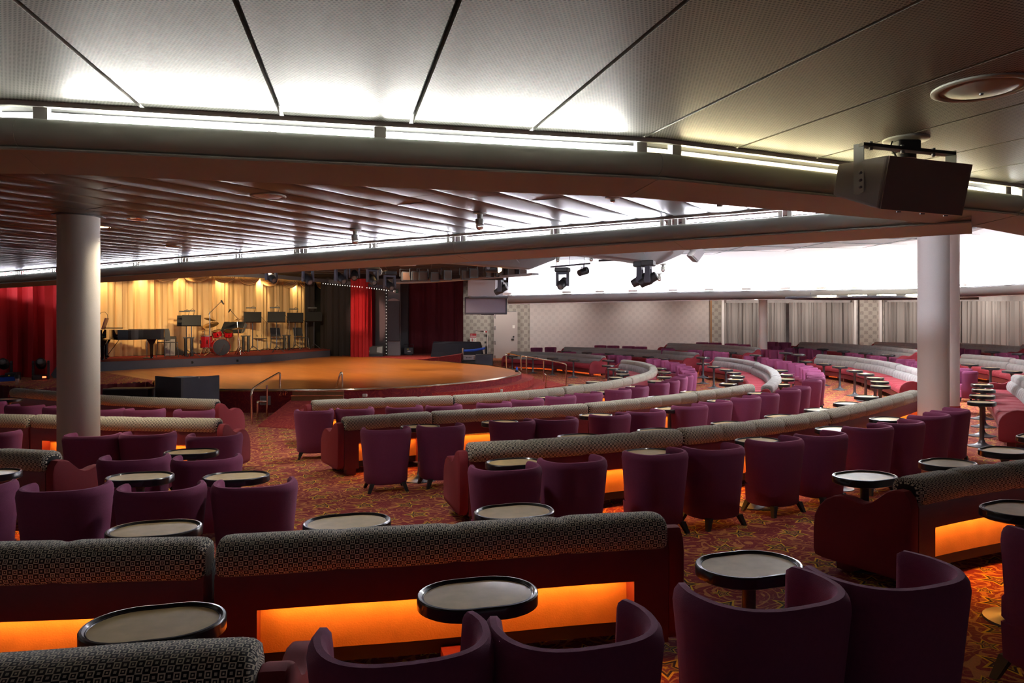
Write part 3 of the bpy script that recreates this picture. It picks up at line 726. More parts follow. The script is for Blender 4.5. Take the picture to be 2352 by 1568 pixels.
# ---- banquettes
def puff(s, L, pitch, depth, end=.03):
    k = max(1, round(L/pitch)); p = L/k; x = (s % p)/p; d = min(x, 1-x)*p
    f = 1-depth*math.exp(-(d/.035)**2)
    e = min(s, L-s); 
    if e < end: f *= .62+.38*math.sqrt(max(0, 1-(1-e/end)**2))
    return f
def stations(L, pitch, fine):
    k = max(1, round(L/pitch)); p = L/k; S_ = {0., L, .012, L-.012, .03, L-.03}
    for i in range(k+1):
        for d in ((-.07, -.035, -.015, 0, .015, .035, .07) if fine else (-.05, 0, .05)):
            s = i*p+d
            if 0 <= s <= L: S_.add(round(s, 4))
        for q in (.25, .5, .75):
            s = (i+q)*p
            if s <= L: S_.add(round(s, 4))
    return sorted(S_)
def arcpath(P):
    P = [Vector((p.x, p.y, p.z)) for p in P]; Ls = [0]
    for i in range(len(P)-1): Ls.append(Ls[-1]+(P[i+1]-P[i]).length)
    def f(s):
        s = min(max(s, 0), Ls[-1])
        for i in range(len(P)-1):
            if s <= Ls[i+1] or i == len(P)-2:
                k = (s-Ls[i])/max(1e-6, Ls[i+1]-Ls[i]); return P[i].lerp(P[i+1], k), (P[i+1]-P[i]).normalized()
    return f, Ls[-1]
def frame(f, s, L, e=.15):
    p, _ = f(s); a, _ = f(s-e); c, _ = f(s+e); t = (c-a); t.z = 0; t.normalize()
    n = Vector((-t.y, t.x, 0))
    if n.dot(Vector((CX-p.x, CY-p.y, 0))) < 0: n = -n
    return p, t, n
ARM = [(.02, .12), (.0, .16), (-.005, .60), (.01, .67), (.05, .715), (.10, .72), (.16, .70), (.22, .65), (.28, .60), (.34, .575), (.40, .575), (.46, .59), (.53, .595), (.60, .58), (.67, .54), (.73, .475), (.765, .40), (.775, .30), (.775, .14), (.76, .10), (.70, .09), (.06, .09)]
def banquette(P, label, group, arms=(False, False), fine=True, scale=1., z=None, front=True, back=True, pat='pattern'):
    """P: plan points of the ridge of the back, from one end to the other"""
    f, L = arcpath(P); step = .16 if fine else .4
    pm, tm, nm = frame(f, L/2, L)
    zf = sum(q.z for q in P)/len(P) if z is None else z
    root = thing('banquette', label, 'sofa', (pm.x, pm.y, zf), 0, group); O = Vector((pm.x, pm.y, zf))
    def ring(s, prof):
        p, t, n = frame(f, s, L); q0 = Vector((p.x, p.y, zf))-n*.08*scale-O
        return [q0+n*(q[0]*scale)+Vector((0, 0, q[1]*scale)) for q in prof]
    def run(name, m, prof, s0, s1, ss=None, fn=None, uv=False, smooth=True, off=0.):
        ss = ss or [s0+(s1-s0)*i/max(1, round((s1-s0)/step)) for i in range(max(1, round((s1-s0)/step))+1)]
        rings = [ring(s, fn(s) if fn else prof) for s in ss]
        pl = [0]; pr = fn(ss[len(ss)//2]) if fn else prof
        for i in range(1, len(pr)+1):
            a, c = pr[i-1], pr[i % len(pr)]; pl.append(pl[-1]+math.hypot(a[0]-c[0], a[1]-c[1]))
        b = MB(); b.loft(rings, True, True, (lambda i, j: (ss[i]*scale+off, pl[j]*scale)) if uv else None)
        return b.build(name, m, root, smooth)
    pitch = .62
    # rolled head cushion
    n = 14 if fine else 10
    def bol(s):
        k = puff(s, L, pitch, .10 if fine else .12); Q = []
        for i in range(n):
            a = 2*math.pi*i/n+math.pi*.5; cx, cy = math.cos(a), math.sin(a)
            Q.append((.088+.125*math.copysign(abs(cx)**.75, cx)*k, .695+.10*math.copysign(abs(cy)**.75, cy)*(k if cy > 0 else (k*.3+.7))))
        return Q
    run('head_cushion', M[pat], None, 0, L, stations(L, pitch, fine), bol, True)
    w = .045 if arms[0] else 0.
    run('back_panel', M['leather'], [(-.0, .44), (-.004, .60), (.01, .63), (.12, .63), (.12, .475), (.022, .475), (.022, .44)], .0, L)
    if back:
        for a, c in ((0, min(.20, L*.2)), (L-min(.20, L*.2), L)):
            run('back_post', M['leather'], [(.0, .09), (-.002, .46), (.0, .475), (.12, .475), (.16, .46), (.16, .09)], a, c)
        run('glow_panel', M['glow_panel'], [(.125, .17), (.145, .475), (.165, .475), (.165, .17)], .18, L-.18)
        run('light_strip', M['amber'], [(.075, .456), (.075, .470), (.10, .470), (.10, .456)], .24, L-.24)
        run('kick_board', M['black'], [(.15, .085), (.15, .17), (.18, .17), (.18, .085)], .1, L-.1)
    if front:
        run('seat_base', M['leather'], [(.165, .12), (.165, .27), (.70, .27), (.725, .25), (.725, .12)], .02, L-.02)
        def seat(s):
            k = puff(s, L, pitch, .16); Q = [(.17, .265), (.73, .265), (.765, .29), (.775, .34), (.765, .27+.12*k), (.72, .27+.165*k), (.50, .27+.18*k), (.17, .27+.17*k)]
            return Q
        run('seat_cushion', M['red_velvet'], None, 0, L, stations(L, pitch, fine), seat)
        def bc(s):
            k = puff(s, L, pitch/2, .20); return [(.12, .42), (.12, .655), (.17+.03*k, .655), (.20+.07*k, .61), (.22+.08*k, .52), (.22+.06*k, .43)]
        run('back_cushion', M['pattern_g'], None, 0, L, stations(L, pitch/2, fine), bc, True, off=.3)
    for q in (.10, L-.10)+((L/2,) if L > 2.4 else ()):
        p, t, nn = frame(f, q, L); q0 = Vector((p.x, p.y, 0))-nn*.08*scale-Vector((O.x, O.y, 0))
        for d in (.08, .60):
            b = MB(); b.box(q0+nn*d*scale+Vector((0, 0, .06*scale)), (.13*scale, .12*scale, .12*scale), math.atan2(t.y, t.x)); b.build('foot', M['leather'], root)
    for e, on in ((0, arms[0]), (L, arms[1])):
        if not on: continue
        p, t, nn = frame(f, e, L); sg = -1 if e == 0 else 1
        q0 = Vector((p.x, p.y, 0))-nn*.08*scale-Vector((O.x, O.y, 0))+t*sg*.048*scale
        c = Vector((.38, .40)); b = MB(); rings = []
        for k, y in ((.955, -.05), (.99, -.042), (1, -.03), (1, .03), (.99, .042), (.955, .05)):
            rings.append([q0+nn*((c.x+(x-c.x)*k)*scale)+t*(y*scale)+Vector((0, 0, (c.y+(h-c.y)*k)*scale)) for x, h in ARM])
        b.loft(rings, True, True); b.build('arm_panel', M['burg_velvet'], root, True)
    return root
HS = .79
def path(pix, z0=None): return [at(u, v, HS, z0) for u, v in pix]
def units(rows, lb, group, z0=None, fine=True, pat='pattern'):
    n = len(rows)
    for i, (pix, arms) in enumerate(rows):
        P = pix if isinstance(pix[0], Vector) else path(pix, z0)
        if len(P) > 2: P = smooth_path(P, 1)
        # shorten each end a touch so that neighbours keep a seam between them
        f, L = arcpath(P); k = max(2, len(P)); g = .012
        P = [f(g+(L-2*g)*j/(k-1))[0] for j in range(k)]
        if z0 is None:
            for q in P: q.z = cone(q.x, q.y)
        banquette(P, lb(i), group, arms, fine, pat=pat)
GS = 'curved banquettes '
units([([(713.6, 919.5), (800, 915.5), (880, 913.2), (960.6, 910.8), (1040, 907.6)], (True, False)), ([(1040, 907.6), (1109, 904), (1178, 899.5), (1240, 894), (1290, 889)], (False, False)),
       ([(1290, 889), (1329, 884.6), (1372, 879.6), (1412, 873), (1443.8, 867)], (False, False)), ([(1443.8, 867), (1469, 861), (1493, 854.5), (1503, 846), (1500, 840)], (False, False)),
       ([(1500, 840), (1488, 834.8), (1469, 829.6), (1449, 826.8), (1431, 825)], (False, True))],
      lambda i: 'curved black and tan patterned banquette, %s section from centre aisle, front row' % ORD[i], GS+'of the front row')
units([([(785, 957.5), (880, 951.8), (990, 945)], (True, False)), ([(990, 945), (1135, 937.5), (1250, 932), (1346, 926)], (False, False)), ([(1346, 926), (1440, 917.5), (1520, 909.5), (1593, 900.5)], (False, False)),
       ([(1593, 900.5), (1640, 894.5), (1690, 887.5), (1724, 881)], (False, True))],
      lambda i: 'curved black and tan patterned banquette, %s section from centre aisle, second row' % ORD[i], GS+'of the second row')
units([([(1762, 884), (1779, 872), (1783.5, 863)], (True, False)), ([(1783.5, 863), (1780, 851.5), (1766, 841.8), (1740, 832.4)], (False, False)), ([(1740, 832.4), (1711, 826), (1681, 821.4), (1646, 818.5)], (False, True))],
      lambda i: 'curved pale grey banquette with red seat, %s section beyond the second row gap' % ORD[i], GS+'beyond the second row', pat='pattern_g')
units([([(1070, 1018), (1210, 1011), (1335, 1003), (1450, 994), (1559, 984.5)], (True, False)), ([(1559, 984.5), (1657, 975), (1750, 964.5), (1825, 954.5), (1891, 944)], (False, False)),
       ([(1891, 944), (1952, 932), (2016, 918.5), (2071, 904.5), (2103, 895)], (False, True))],
      lambda i: 'curved black and tan patterned banquette, %s section from centre aisle, third row' % ORD[i], GS+'of the third row')
units([([(2140, 857), (2108, 846.5), (2068, 837)], (True, False)), ([(2068, 837), (2034, 829.5), (2006, 825), (1975, 821)], (False, False)), ([(1975, 821), (1930, 816.5), (1879.7, 812.9)], (False, True))],
      lambda i: 'curved pale grey banquette with red seat, %s section from the white columns' % ORD[i], GS+'beside the white columns', pat='pattern_g')
units([([(-220, 1259), (-60, 1253), (160, 1247), (300, 1242), (486, 1238)], (False, False)), ([(494, 1237), (640, 1229), (790, 1220), (920, 1214), (1050, 1206), (1180, 1197), (1300, 1189), (1420, 1182), (1528, 1177)], (False, True))],
      lambda i: ['patterned banquette before the glowing panel, cut by the picture edge', 'long patterned banquette before the glowing panel, ending at the near aisle'][i], GS+'nearest to the viewer')
units([([(-90, 1524), (60, 1516), (240, 1500), (420, 1487), (604, 1479)], (False, True))], lambda i: 'patterned banquette back in the very corner, closest to the viewer', GS+'nearest to the viewer')
units([([(2082, 1100), (2160, 1086), (2250, 1073), (2352, 1060), (2500, 1040)], (True, False))], lambda i: 'patterned banquette with wavy burgundy arm across the near aisle', GS+'nearest to the viewer')
units([([(500, 917), (415, 914.5), (331.6, 912), (224, 907), (135, 899), (76, 894.5), (32, 891)], (True, True))], lambda i: 'patterned banquette nearest the black mixing desk and stage corner', GS+'before the stage corner')
units([([(506, 959.5), (399, 958.5), (292, 958), (180, 956), (80, 953)], (True, False)), ([(78, 953), (0, 951), (-120, 949)], (False, False))], lambda i: ['patterned banquette of the second row, passing behind the left column', 'patterned banquette of the second row, cut by the picture edge'][i], GS+'by the left column')
units([([(124, 1036), (60, 1033), (0, 1031), (-150, 1028)], (True, False))], lambda i: 'patterned banquette end touching the left column at the picture edge', GS+'by the left column')
units([([(2212, 812.4), (2250, 814.4), (2290, 818.6), (2328, 822.4)], (True, False)), ([(2328, 822.4), (2352, 825.7), (2420, 838)], (False, False))], lambda i: ['pale grey banquette right of the white columns, full section', 'pale grey banquette right of the columns, cut by the picture edge'][i], GS+'right of the white columns', fine=False, pat='pattern_g')
units([([Vector((8.12, 11.1, -.2)), Vector((9.05, 12.6, -.2)), Vector((10.1, 14.4, -.2)), Vector((11.2, 16.4, -.2))], (True, True))], lambda i: 'red velvet sofa with big rounded arm at the picture edge', GS+'right of the white columns', pat='pattern_g')
FAR = [([(1388, 818.3), (1345, 814), (1290, 809.5), (1230, 806.8), (1174, 805.3)], None, 'grey banquette with red arm behind the brass handrail'),
       ([(1602, 812), (1550, 807), (1480, 801.8), (1390, 797.5), (1297, 795)], None, 'long grey banquette with red arm below the pale wall'),
       ([(1742, 798), (1690, 793.5), (1610, 789.5), (1535, 787.2)], 0., 'long dark grey banquette below the first curtain and far column'),
       ([(2108, 803), (2050, 797), (1960, 790), (1840, 784.6)], .08, 'long dark banquette from the curtain to the white column'),
       ([(2130, 789), (2070, 786.5), (2011, 784.6)], .14, 'short dark banquette below the curtain next to the white column'),
       ([(2352, 796), (2290, 791.5), (2203, 787)], .08, 'dark banquette right of the columns under the curtain'),
       ([(2440, 791), (2400, 790.5), (2352, 788.8)], .12, 'dark banquette at the picture edge under the right curtain')]
for pix, z0, l in FAR: units([(pix, (True, True))], lambda i: l, 'grey banquettes on the outer tier', z0, False, pat='pattern_g')
# low tiers that carry the outer rows
def hull(P):
    P = sorted(set((round(p[0], 3), round(p[1], 3)) for p in P))
    def half(Q):
        o = []
        for p in Q:
            while len(o) > 1 and (o[-1][0]-o[-2][0])*(p[1]-o[-2][1])-(o[-1][1]-o[-2][1])*(p[0]-o[-2][0]) <= 0: o.pop()
            o.append(p)
        return o
    return half(P)[:-1]+half(P[::-1])[:-1]
def tier(z, pix_groups):
    Q = []
    for pix, h in pix_groups:
        for u, v in pix:
            p = at(u, v, h, z)
            for k in range(6): Q.append((p.x+.75*math.cos(k), p.y+.75*math.sin(k)))
    b = MB(); b.prism(hull(Q), -.5, z-.001); struct(b.build('floor_tier', M['carpet']))
tier(.0, [(FAR[2][0], HS)]); tier(.08, [(FAR[3][0], HS)]); tier(.08, [(FAR[5][0], HS)]); tier(-.05, [(OUT[-1][0], .757)]); tier(.08, [(OUT[5][0], .757)]); tier(.06, [(OUT[4][0], .757)])
# ================================================================ stage house
def drape(name, pts, m, amp, wl, label, cat='curtain', group=None, rows=7, seed=1, gather=0., kind=None):
    """pts: (x, y, z_bottom, z_top) along the foot of the cloth"""
    rnd = random.Random(seed); P = [Vector((p[0], p[1], 0)) for p in pts]; Ls = [0]
    for i in range(len(P)-1): Ls.append(Ls[-1]+(P[i+1]-P[i]).length)
    L = Ls[-1]; n = max(8, int(L/wl*7)); ph = 0; b = MB(); cols = []
    for i in range(n+1):
        s = L*i/n
        for k in range(len(P)-1):
            if s <= Ls[k+1]+1e-6: break
        q = (s-Ls[k])/(Ls[k+1]-Ls[k]); p = P[k].lerp(P[k+1], q); t = (P[k+1]-P[k]).normalized(); nn = Vector((t.y, -t.x, 0))
        zb = pts[k][2]+(pts[k+1][2]-pts[k][2])*q; zt = pts[k][3]+(pts[k+1][3]-pts[k][3])*q
        ph += 2*math.pi*(L/n)/wl*(.55+.9*rnd.random())
        a = amp*(.6+.4*math.sin(ph*.37+seed)); col = []
        for r in range(rows):
            f = r/(rows-1); w_ = math.sin(ph+.25*math.sin(f*3+i*.05))*a*(1-.35*f)+.25*a*math.sin(2.3*ph+f)
            col.append(p+nn*w_+Vector((0, 0, zb+(zt-zb)*f))+t*(gather*(1-abs(2*f-1))*(q-.5)))
        cols.append(col)
    b.loft(cols, False); o = b.build(name, m, None, True)
    return tag(o, label, cat, group)
def pd(u, v0, v1, Y):
    a, c = px(u, v0, Y), px(u, v1, Y); return (a.x, a.y, a.z, c.z)
bd = [(205, 821.5, 629), (420, 812.5, 630), (560, 805.5, 634), (702, 797.5, 640)]
gp = []
for u, vb, vt in bd:
    p = at(u, vb, 0, PZ); gp.append((p.x, p.y, PZ+.01, px(u, vt-6, p.y).z))
drape('stage_curtain', gp, M['gold'], .12, .30, 'golden pleated backdrop curtain behind the band instruments', rows=9, seed=4)
# swags along the top of the gold curtain
val = thing('swag_valance', 'row of scalloped gold swags along the top of the golden backdrop', 'valance', (0, 0, 0))
for i, (uc, vt, wd, dp) in enumerate([(240, 629, 60, 14), (300, 629, 60, 14), (322, 629, 50, 14), (384, 630, 62, 18), (451, 630, 62, 18), (515, 631, 54, 19), (572, 634, 50, 20), (620, 637, 46, 21), (665, 640, 42, 22), (706, 642, 38, 21), (740, 644, 30, 20)]):
    Y = lerp_tab([(u, at(u, vb, 0, PZ).y) for u, vb, vt_ in bd], uc, 1)-.8; b = MB(); rr = []
    for r in range(10):
        f = r/9; row = []
        for k in range(13):
            a = math.pi*k/12; uu = uc-math.cos(a)*wd/2*(1-.62*f if f > .0 else 1); vv = vt+math.sin(a)*dp*(1-.85*f)
            row.append(px(uu, vv, Y-.10*math.sin(a)*(1-f)-(.05 if r % 2 else 0)))
        rr.append(row)
    b.loft(rr, False); b.build('swag', M['gold'], val, True)
drape('stage_curtain', [pd(702, 806, 632, 39.6), pd(722, 800, 632, 39.4)], M['black_drape'], .08, .3, 'dark brown side drape touching the right edge of the golden backdrop', seed=8)
drape('stage_curtain', [pd(738, 812, 632, 39), pd(756, 815, 632, 38.4)], M['black_drape'], .08, .3, 'narrow dusky drape right of the last music stand', seed=9)
drape('stage_curtain', [pd(752, 817, 640, 37.8), pd(806, 818, 640, 37.2)], M['black_drape'], .12, .4, 'wide black drape left of the bright red curtain', seed=10)
drape('stage_curtain', [pd(806, 820, 640, 36), pd(838, 819.5, 640, 35.6), pd(853, 818, 640, 36.4)], M['red_drape'], .10, .26, 'bright red stage curtain right of the black drapes', seed=11)
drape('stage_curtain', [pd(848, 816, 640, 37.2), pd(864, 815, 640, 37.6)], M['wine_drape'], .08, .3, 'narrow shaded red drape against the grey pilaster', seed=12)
drape('stage_curtain', [pd(932, 812, 640, 38.6), pd(1000, 812, 640, 38.9), pd(1064, 812, 640, 39.2)], M['wine_drape'], .07, .30, 'wide wine red curtain on the right side stage', seed=13)
rp = [at(u, v, 0, SZ) for u, v in ((-120, 872), (0, 868), (70, 866), (137, 863), (215, 858))]
drape('stage_curtain', [(p.x, p.y, SZ+.01, px(0, 622, p.y).z) for p in rp], M['red_drape'], .26, .38, 'deep red velvet curtain at the left picture edge', seed=14)
# pilasters
pxwall('wall_pilaster', 862, 886, 640, 817, 37.6, 37.4, M['bulk'], .3); pxwall('wall_pilaster', 889, 919, 640, 816, 37.2, 37.3, M['bulk'], .3)
pxwall('wall_pilaster', 919, 937, 640, 814, 38, 38.2, M['charcoal'], .3)
a = px(904, 737, 37); sp_ = thing('line_speaker', 'tall dark speaker panel recessed in the grey pilaster', 'speaker', a)
k = a.y/F
MB().rbox((0, 0, 0), (28*k, .1, 92*k), .03).build('grille', M['charcoal'], sp_)
b = MB(); b.slab([(-15*k+30*k*i/8, 46*k+6*k*math.sin(math.pi*i/8)) for i in range(9)], Matrix.Rotation(math.pi/2, 4, 'X'), .14); b.build('arched_cap', M['wall'], sp_)
# bar over the stage with little bulbs, and the bulb strip down the pilaster
bp_ = [px(u, v, lerp_tab([(q[0], e.y) for q, e in zip(fr, fp)], u, 1)-.3 if u < 757 else 36+.2*(u > 850)) for u, v in ((120, 625), (224, 628), (420, 630), (560, 634), (640, 638), (755, 648), (830, 655), (910, 665))]
bar = thing('light_bar', 'dark bar with small bulbs over the front of the stage', 'light bar', (0, 0, 0))
sweep(MB(), bp_, [(0, -.03), (0, .13), (.1, .13), (.1, -.03)], 1).build('rail', M['blue_grey'], bar)
for i in range(30):
    u = 742+5.6*i; p = px(u, lerp_tab([(640, 638), (755, 648), (830, 655), (910, 665)], u, 1)+4, 35.6)
    MB().lathe([(.015, -.022), (.018, 0), (.009, .022)], 8, p).build('bulb', M['bulb'], bar)
strip = thing('bulb_strip', 'vertical black strip of small bulbs between the grey pilasters', 'light strip', px(887.5, 735, 37.1))
MB().box((0, 0, 0), (5*37.1/F, .06, 160*37.1/F)).build('backing', M['black'], strip)
for i in range(22): MB().lathe([(.011, -.014), (.013, 0), (.006, .014)], 6, (0, -.05, (-76+7.2*i)*37.1/F)).build('bulb', M['bulb'], strip)
# exit sign
es = thing('exit_sign', 'small green exit sign with white arrow on the grey pilaster', 'sign', px(909.5, 668.5, 37.2)); k = 37.2/F
MB().box((2.3*k, 0, 0), (6*k, .05, 8.4*k)).build('panel', M['green'], es); MB().box((-3.4*k, 0, 0), (4.6*k, .05, 6.4*k)).build('arrow_panel', M['paper'], es)
MB().slab([(-1.6*k, 0), (.2*k, 1.8*k), (.2*k, .6*k), (1.6*k, .6*k), (1.6*k, -.6*k), (.2*k, -.6*k), (.2*k, -1.8*k)], Matrix.Translation((-3.4*k, -.03, 0)) @ Matrix.Rotation(math.pi/2, 4, 'X'), .01).build('arrow', M['green'], es)
def text(body, size, loc, rot, m, parent=None, name='lettering', ex=.002):
    c = bpy.data.curves.new(name, 'FONT'); c.body = body; c.size = size; c.align_x = 'CENTER'; c.align_y = 'CENTER'; c.extrude = ex
    o = bpy.data.objects.new(name, c); COL.objects.link(o); o.location = loc; o.rotation_euler = rot; c.materials.append(m)
    bpy.context.view_layer.update(); me = bpy.data.meshes.new_from_object(o.evaluated_get(bpy.context.evaluated_depsgraph_get())); me.name = name
    bpy.data.objects.remove(o); o = bpy.data.objects.new(name, me); COL.objects.link(o); o.location = loc; o.rotation_euler = rot
    if parent is not None: o.parent = parent; KIDS.setdefault(parent, []).append(o)
    return o
text('EXIT', 2.6*k, (2.3*k, -.035, 0), (math.pi/2, 0, 0), M['paper'], es)
el = thing('emergency_lamp', 'small bright yellowish lamp at the end of the bulb bar', 'lamp', px(900, 658.5, 37.15))
MB().lathe([(.05, -.06), (.075, 0), (.05, .06)], 10).build('lens', M['bulb'], el)

# ---------------------------------------------------------------- lighting rings over the stage
def ringpart(r, z, th0, th1, label):
    b = MB(); n = 16; rr = []
    for i in range(n+1):
        th = th0+(th1-th0)*i/n
        rr.append([bp(th, r+a, z+h) for a, h in ((0, 0), (1.0, .95), (1.0, 1.05), (-.75, 1.05), (-.75, .02), (-.1, -.03))])
    e = [bp(th1+(3.4*11/r), r+a, z+h) for a, h in ((.35, .28), (1., .95), (1., 1.05), (-.3, 1.05), (-.3, .4), (.25, .25))]
    b.loft(rr+[e], True, True); o = struct(b.build('ceiling_bulkhead', M['bulk'])); 
    for th in (th0+.55*(th1-th0), th0+.8*(th1-th0)):
        c = bp(th, r+.5, z+.475); a = math.radians(th); s = Matrix.Rotation(a, 3, 'Z')
        MB().box(c+s @ Vector((0, -.012, -.012)), (.012, .02, 1.36), m=s @ Matrix.Rotation(math.radians(-46), 3, 'X')).build('joint_strip', M['wall'], o)
    return o
ringpart(11.0, 3.30, -10, 58.5, ''); ringpart(7.25, 3.30, -10, 57, '')
b = MB(); q = [px(904, 651, 27), px(980, 648.5, 26), px(1062, 643, 25), px(1140, 637.5, 24), px(1222, 631, 22.4)]
sweep(b, q, [(0, 0), (0, .06), (.25, .06), (.25, 0)], 1); struct(b.build('trim_5', M['bulk']))
# pipes
def pipe(name, pts, r, m, label, group=None, cat='pipe'): return tag(MB().tube(pts, r, 8).build(name, m, None, True), label, cat, group)
pipe('lighting_pipe', [bp(t, 6.3, 3.55) for t in range(-40, 60, 6)], .03, M['black'], 'curved black pipe carrying the flood lamps over the stage', 'lighting pipes over the stage')
pipe('lighting_pipe', [bp(t, 5.6, 3.75) for t in range(-40, 70, 6)], .03, M['black'], 'inner black pipe high over the stage', 'lighting pipes over the stage')
pipe('lighting_pipe', [bp(t, 5.9, 3.4) for t in range(-30, 60, 6)], .02, M['chrome'], 'thin metal pipe behind the pale lighting ring', 'lighting pipes over the stage')
# moving heads: local origin at the clamp, hanging down; aim turns the barrel
def make_head():
    root = thing('moving_head_light', 'x', 'stage light')
    MB().rbox((0, 0, -.06), (.34, .26, .11), .03).build('base', M['black'], root)
    b = MB(); b.box((0, 0, -.145), (.30, .10, .05))
    for s in (-1, 1): b.loft([[Vector((s*.135+dx, dy, z)) for dx, dy in ((-.022, -w_), (.022, -w_), (.022, w_), (-.022, w_))] for z, w_ in ((-.12, .05), (-.30, .055), (-.40, .07), (-.46, .05))], True, True)
    b.build('yoke', M['blue_grey'], root)
    m = Matrix.Rotation(math.radians(118), 3, 'X') @ Matrix.Identity(3)
    b = MB(); b.lathe([(.06, -.20), (.095, -.19), (.10, -.05), (.108, -.04), (.108, .02), (.10, .04), (.088, .17), (.082, .19), (.07, .19), (.066, .165), (0.001, .16)], 18, (0, 0, -.40), m); hd = b.build('barrel', M['black'], root, True)
    MB().lathe([(.064, .172), (.04, .185), (.001, .19)], 16, (0, 0, -.40), m).build('lens', M['glass'], hd, True)
    return root
mh0 = make_head(); mused = [False]
def head(u, v, Y, rz, label, sc=1., group='moving head lights over the stage'):
    return put(mh0, mused, px(u, v, Y), rz, label, group, sc)
for u, v, Y, rz, l, s in ((707, 608, 22, .7, 'hanging moving head light above the last gold swags', 1.1), (783, 603, 22, .7, 'hanging moving head light with white yoke above the black drapes', 1.2), (855, 609, 22, .6, 'hanging moving head light beside the round fan', 1.1),
                          (895, 622, 22, .5, 'hanging moving head light above the grey pilaster', 1.1), (814, 600, 23, .2, 'dark hanging spotlight between two moving heads over the drapes', 1.1), (623, 604, 22, .8, 'moving head light half hidden behind the ceiling beam', 1.1)):
    head(u, v, Y, rz, l, s)
head(1292, 614, 19, -.4, 'large moving head light hanging from the short bar before the white cove', 1.05)
head(1470, 601, 18.6, -1.9, 'moving head light with long barrel below the pale bulkhead, first of two', 1.15)
head(1489, 598, 18.2, -1.9, 'moving head light with long barrel below the pale bulkhead, second of two', 1.2)
head(1150, 634, 26, -1.8, 'moving head light above the grey screen by the cove end', 1.2)
def make_flood():
    root = thing('flood_lamp', 'x', 'stage light')
    b = MB(); b.loft([[Vector((a*r, y, c*r)) for a, c in ((-1, -1), (1, -1), (1, 1), (-1, 1))] for y, r in ((.16, .07), (.05, .10), (-.10, .13), (-.12, .13))], True, True); b.build('housing', M['black'], root)
    MB().box((0, -.122, 0), (.21, .01, .21)).build('lens', M['flood_lens'], root)
    MB().tube([(-.15, 0, 0), (-.15, 0, .2), (.15, 0, .2), (.15, 0, 0)], .012, 6).build('yoke', M['black'], root)
    return root
fd0 = make_flood(); fu = [False]
for i, (u, v) in enumerate(((930, 635), (952, 634), (970, 634), (996, 636), (1024, 632), (1067, 632), (1085, 628), (1120, 626), (1146, 626), (1172, 624), (1196, 624))):
    put(fd0, fu, px(u, v, 24), .5+.1*math.sin(i*2), 'amber flood lamp, %s from the left in the row over the side stage' % ORD[i], 'flood lamps over the stage', 1.15)
fan = thing('ceiling_fan', 'dark octagonal fan vent between the moving head lights', 'fan', px(867, 624, 23.5), 0)
b = MB(); b.lathe([(.15, -.06), (.155, 0), (.15, .06)], 8, (0, 0, 0), Matrix.Rotation(math.pi/2, 3, 'X')); b.build('housing', M['charcoal'], fan)
for i in range(7):
    m = Matrix.Rotation(math.pi/2, 4, 'X') @ Matrix.Rotation(i*.9, 4, 'Z'); m.translation = Vector((0, -.08, 0))
    MB().slab([(.02, -.02), (.12, -.03), (.13, .02), (.02, .02)], m, .012).build('blade', M['pole'], fan)
pj = thing('projector', 'white projector box hanging below the ceiling beam', 'projector', px(931, 604, 17.5), -.3)
MB().rbox((0, 0, 0), (.44, .36, .12), .04).build('body', M['white'], pj)
MB().box((.12, -.182, 0), (.16, .01, .07)).build('vent', M['charcoal'], pj); MB().tube([(0, 0, .05), (0, 0, .5)], .02, 8).build('pole', M['black'], pj)
wl = thing('downlight', 'warm glowing downlight above the grey pilasters', 'lamp', px(881, 606, 22)); MB().lathe([(.12, 0), (.12, .03)], 16).build('lens', M['warm'], wl); MB().lathe([(.13, .02), (.13, .06)], 16).build('ring', M['black'], wl)
bl = thing('stage_projector', 'round dark stage projector with orange end under the pale ring', 'stage light', px(1133, 617, 21.5), -.2)
MB().tube([(-.22, 0, 0), (.16, 0, -.01)], [.10, .12], 16).build('barrel', M['black'], bl, True); MB().tube([(.16, 0, -.01), (.24, 0, -.01)], [.11, .06], 16).build('end_cap', M['warm'], bl, True); MB().lathe([(.05, 0), (.055, .02)], 12, (-.12, -.1, .03), Matrix.Rotation(math.pi/2, 3, 'X')).build('dial', M['grille'], bl)
# short bar before the cove
sb = thing('lighting_bar', 'short metal bar hung before the white cove', 'bar', px(1310, 609, 19.2), -.15)
MB().tube([(-.52, 0, -.04), (.52, 0, .04)], .022, 8).build('pipe', M['pole'], sb, True)
for x in (-.36, -.02, .36): MB().tube([(x, 0, 0), (x, 0, .75)], .008, 6).build('hanger', M['pole'], sb)
pipe('lighting_bar', [px(1375, 598.5, 20), px(1442, 594, 20)], .03, M['pole'], 'thin dark bar under the pale bulkhead', cat='bar')
sl = thing('spotlight', 'small dark spotlight hanging from the short bar', 'stage light', px(1341, 616, 19.2), -.9)
MB().tube([(0, -.16, -.13), (0, .1, -.05)], [.085, .10], 12).build('barrel', M['black'], sl, True); MB().tube([(-.1, 0, -.09), (-.1, 0, .02), (.1, 0, .02), (.1, 0, -.09)], .012, 6).build('yoke', M['black'], sl); MB().tube([(0, 0, .02), (0, 0, .09)], .02, 6).build('clamp', M['pole'], sl)
gs = thing('monitor_speaker', 'pale grey speaker tilted beside the bulkhead tip', 'speaker', px(1598, 583, 19), .5)
m = Matrix.Rotation(.62, 3, 'Y') @ Matrix.Rotation(.2, 3, 'X'); MB().rbox((0, 0, 0), (.27, .22, .34), .02, m=m).build('cabinet', M['bulk'], gs); MB().box((0, -.115, 0), (.23, .012, .29), m=m).build('grille', M['grille'], gs); MB().tube([(0, 0, .1), (-.1, 0, .32)], .02, 6).build('bracket', M['pole'], gs)

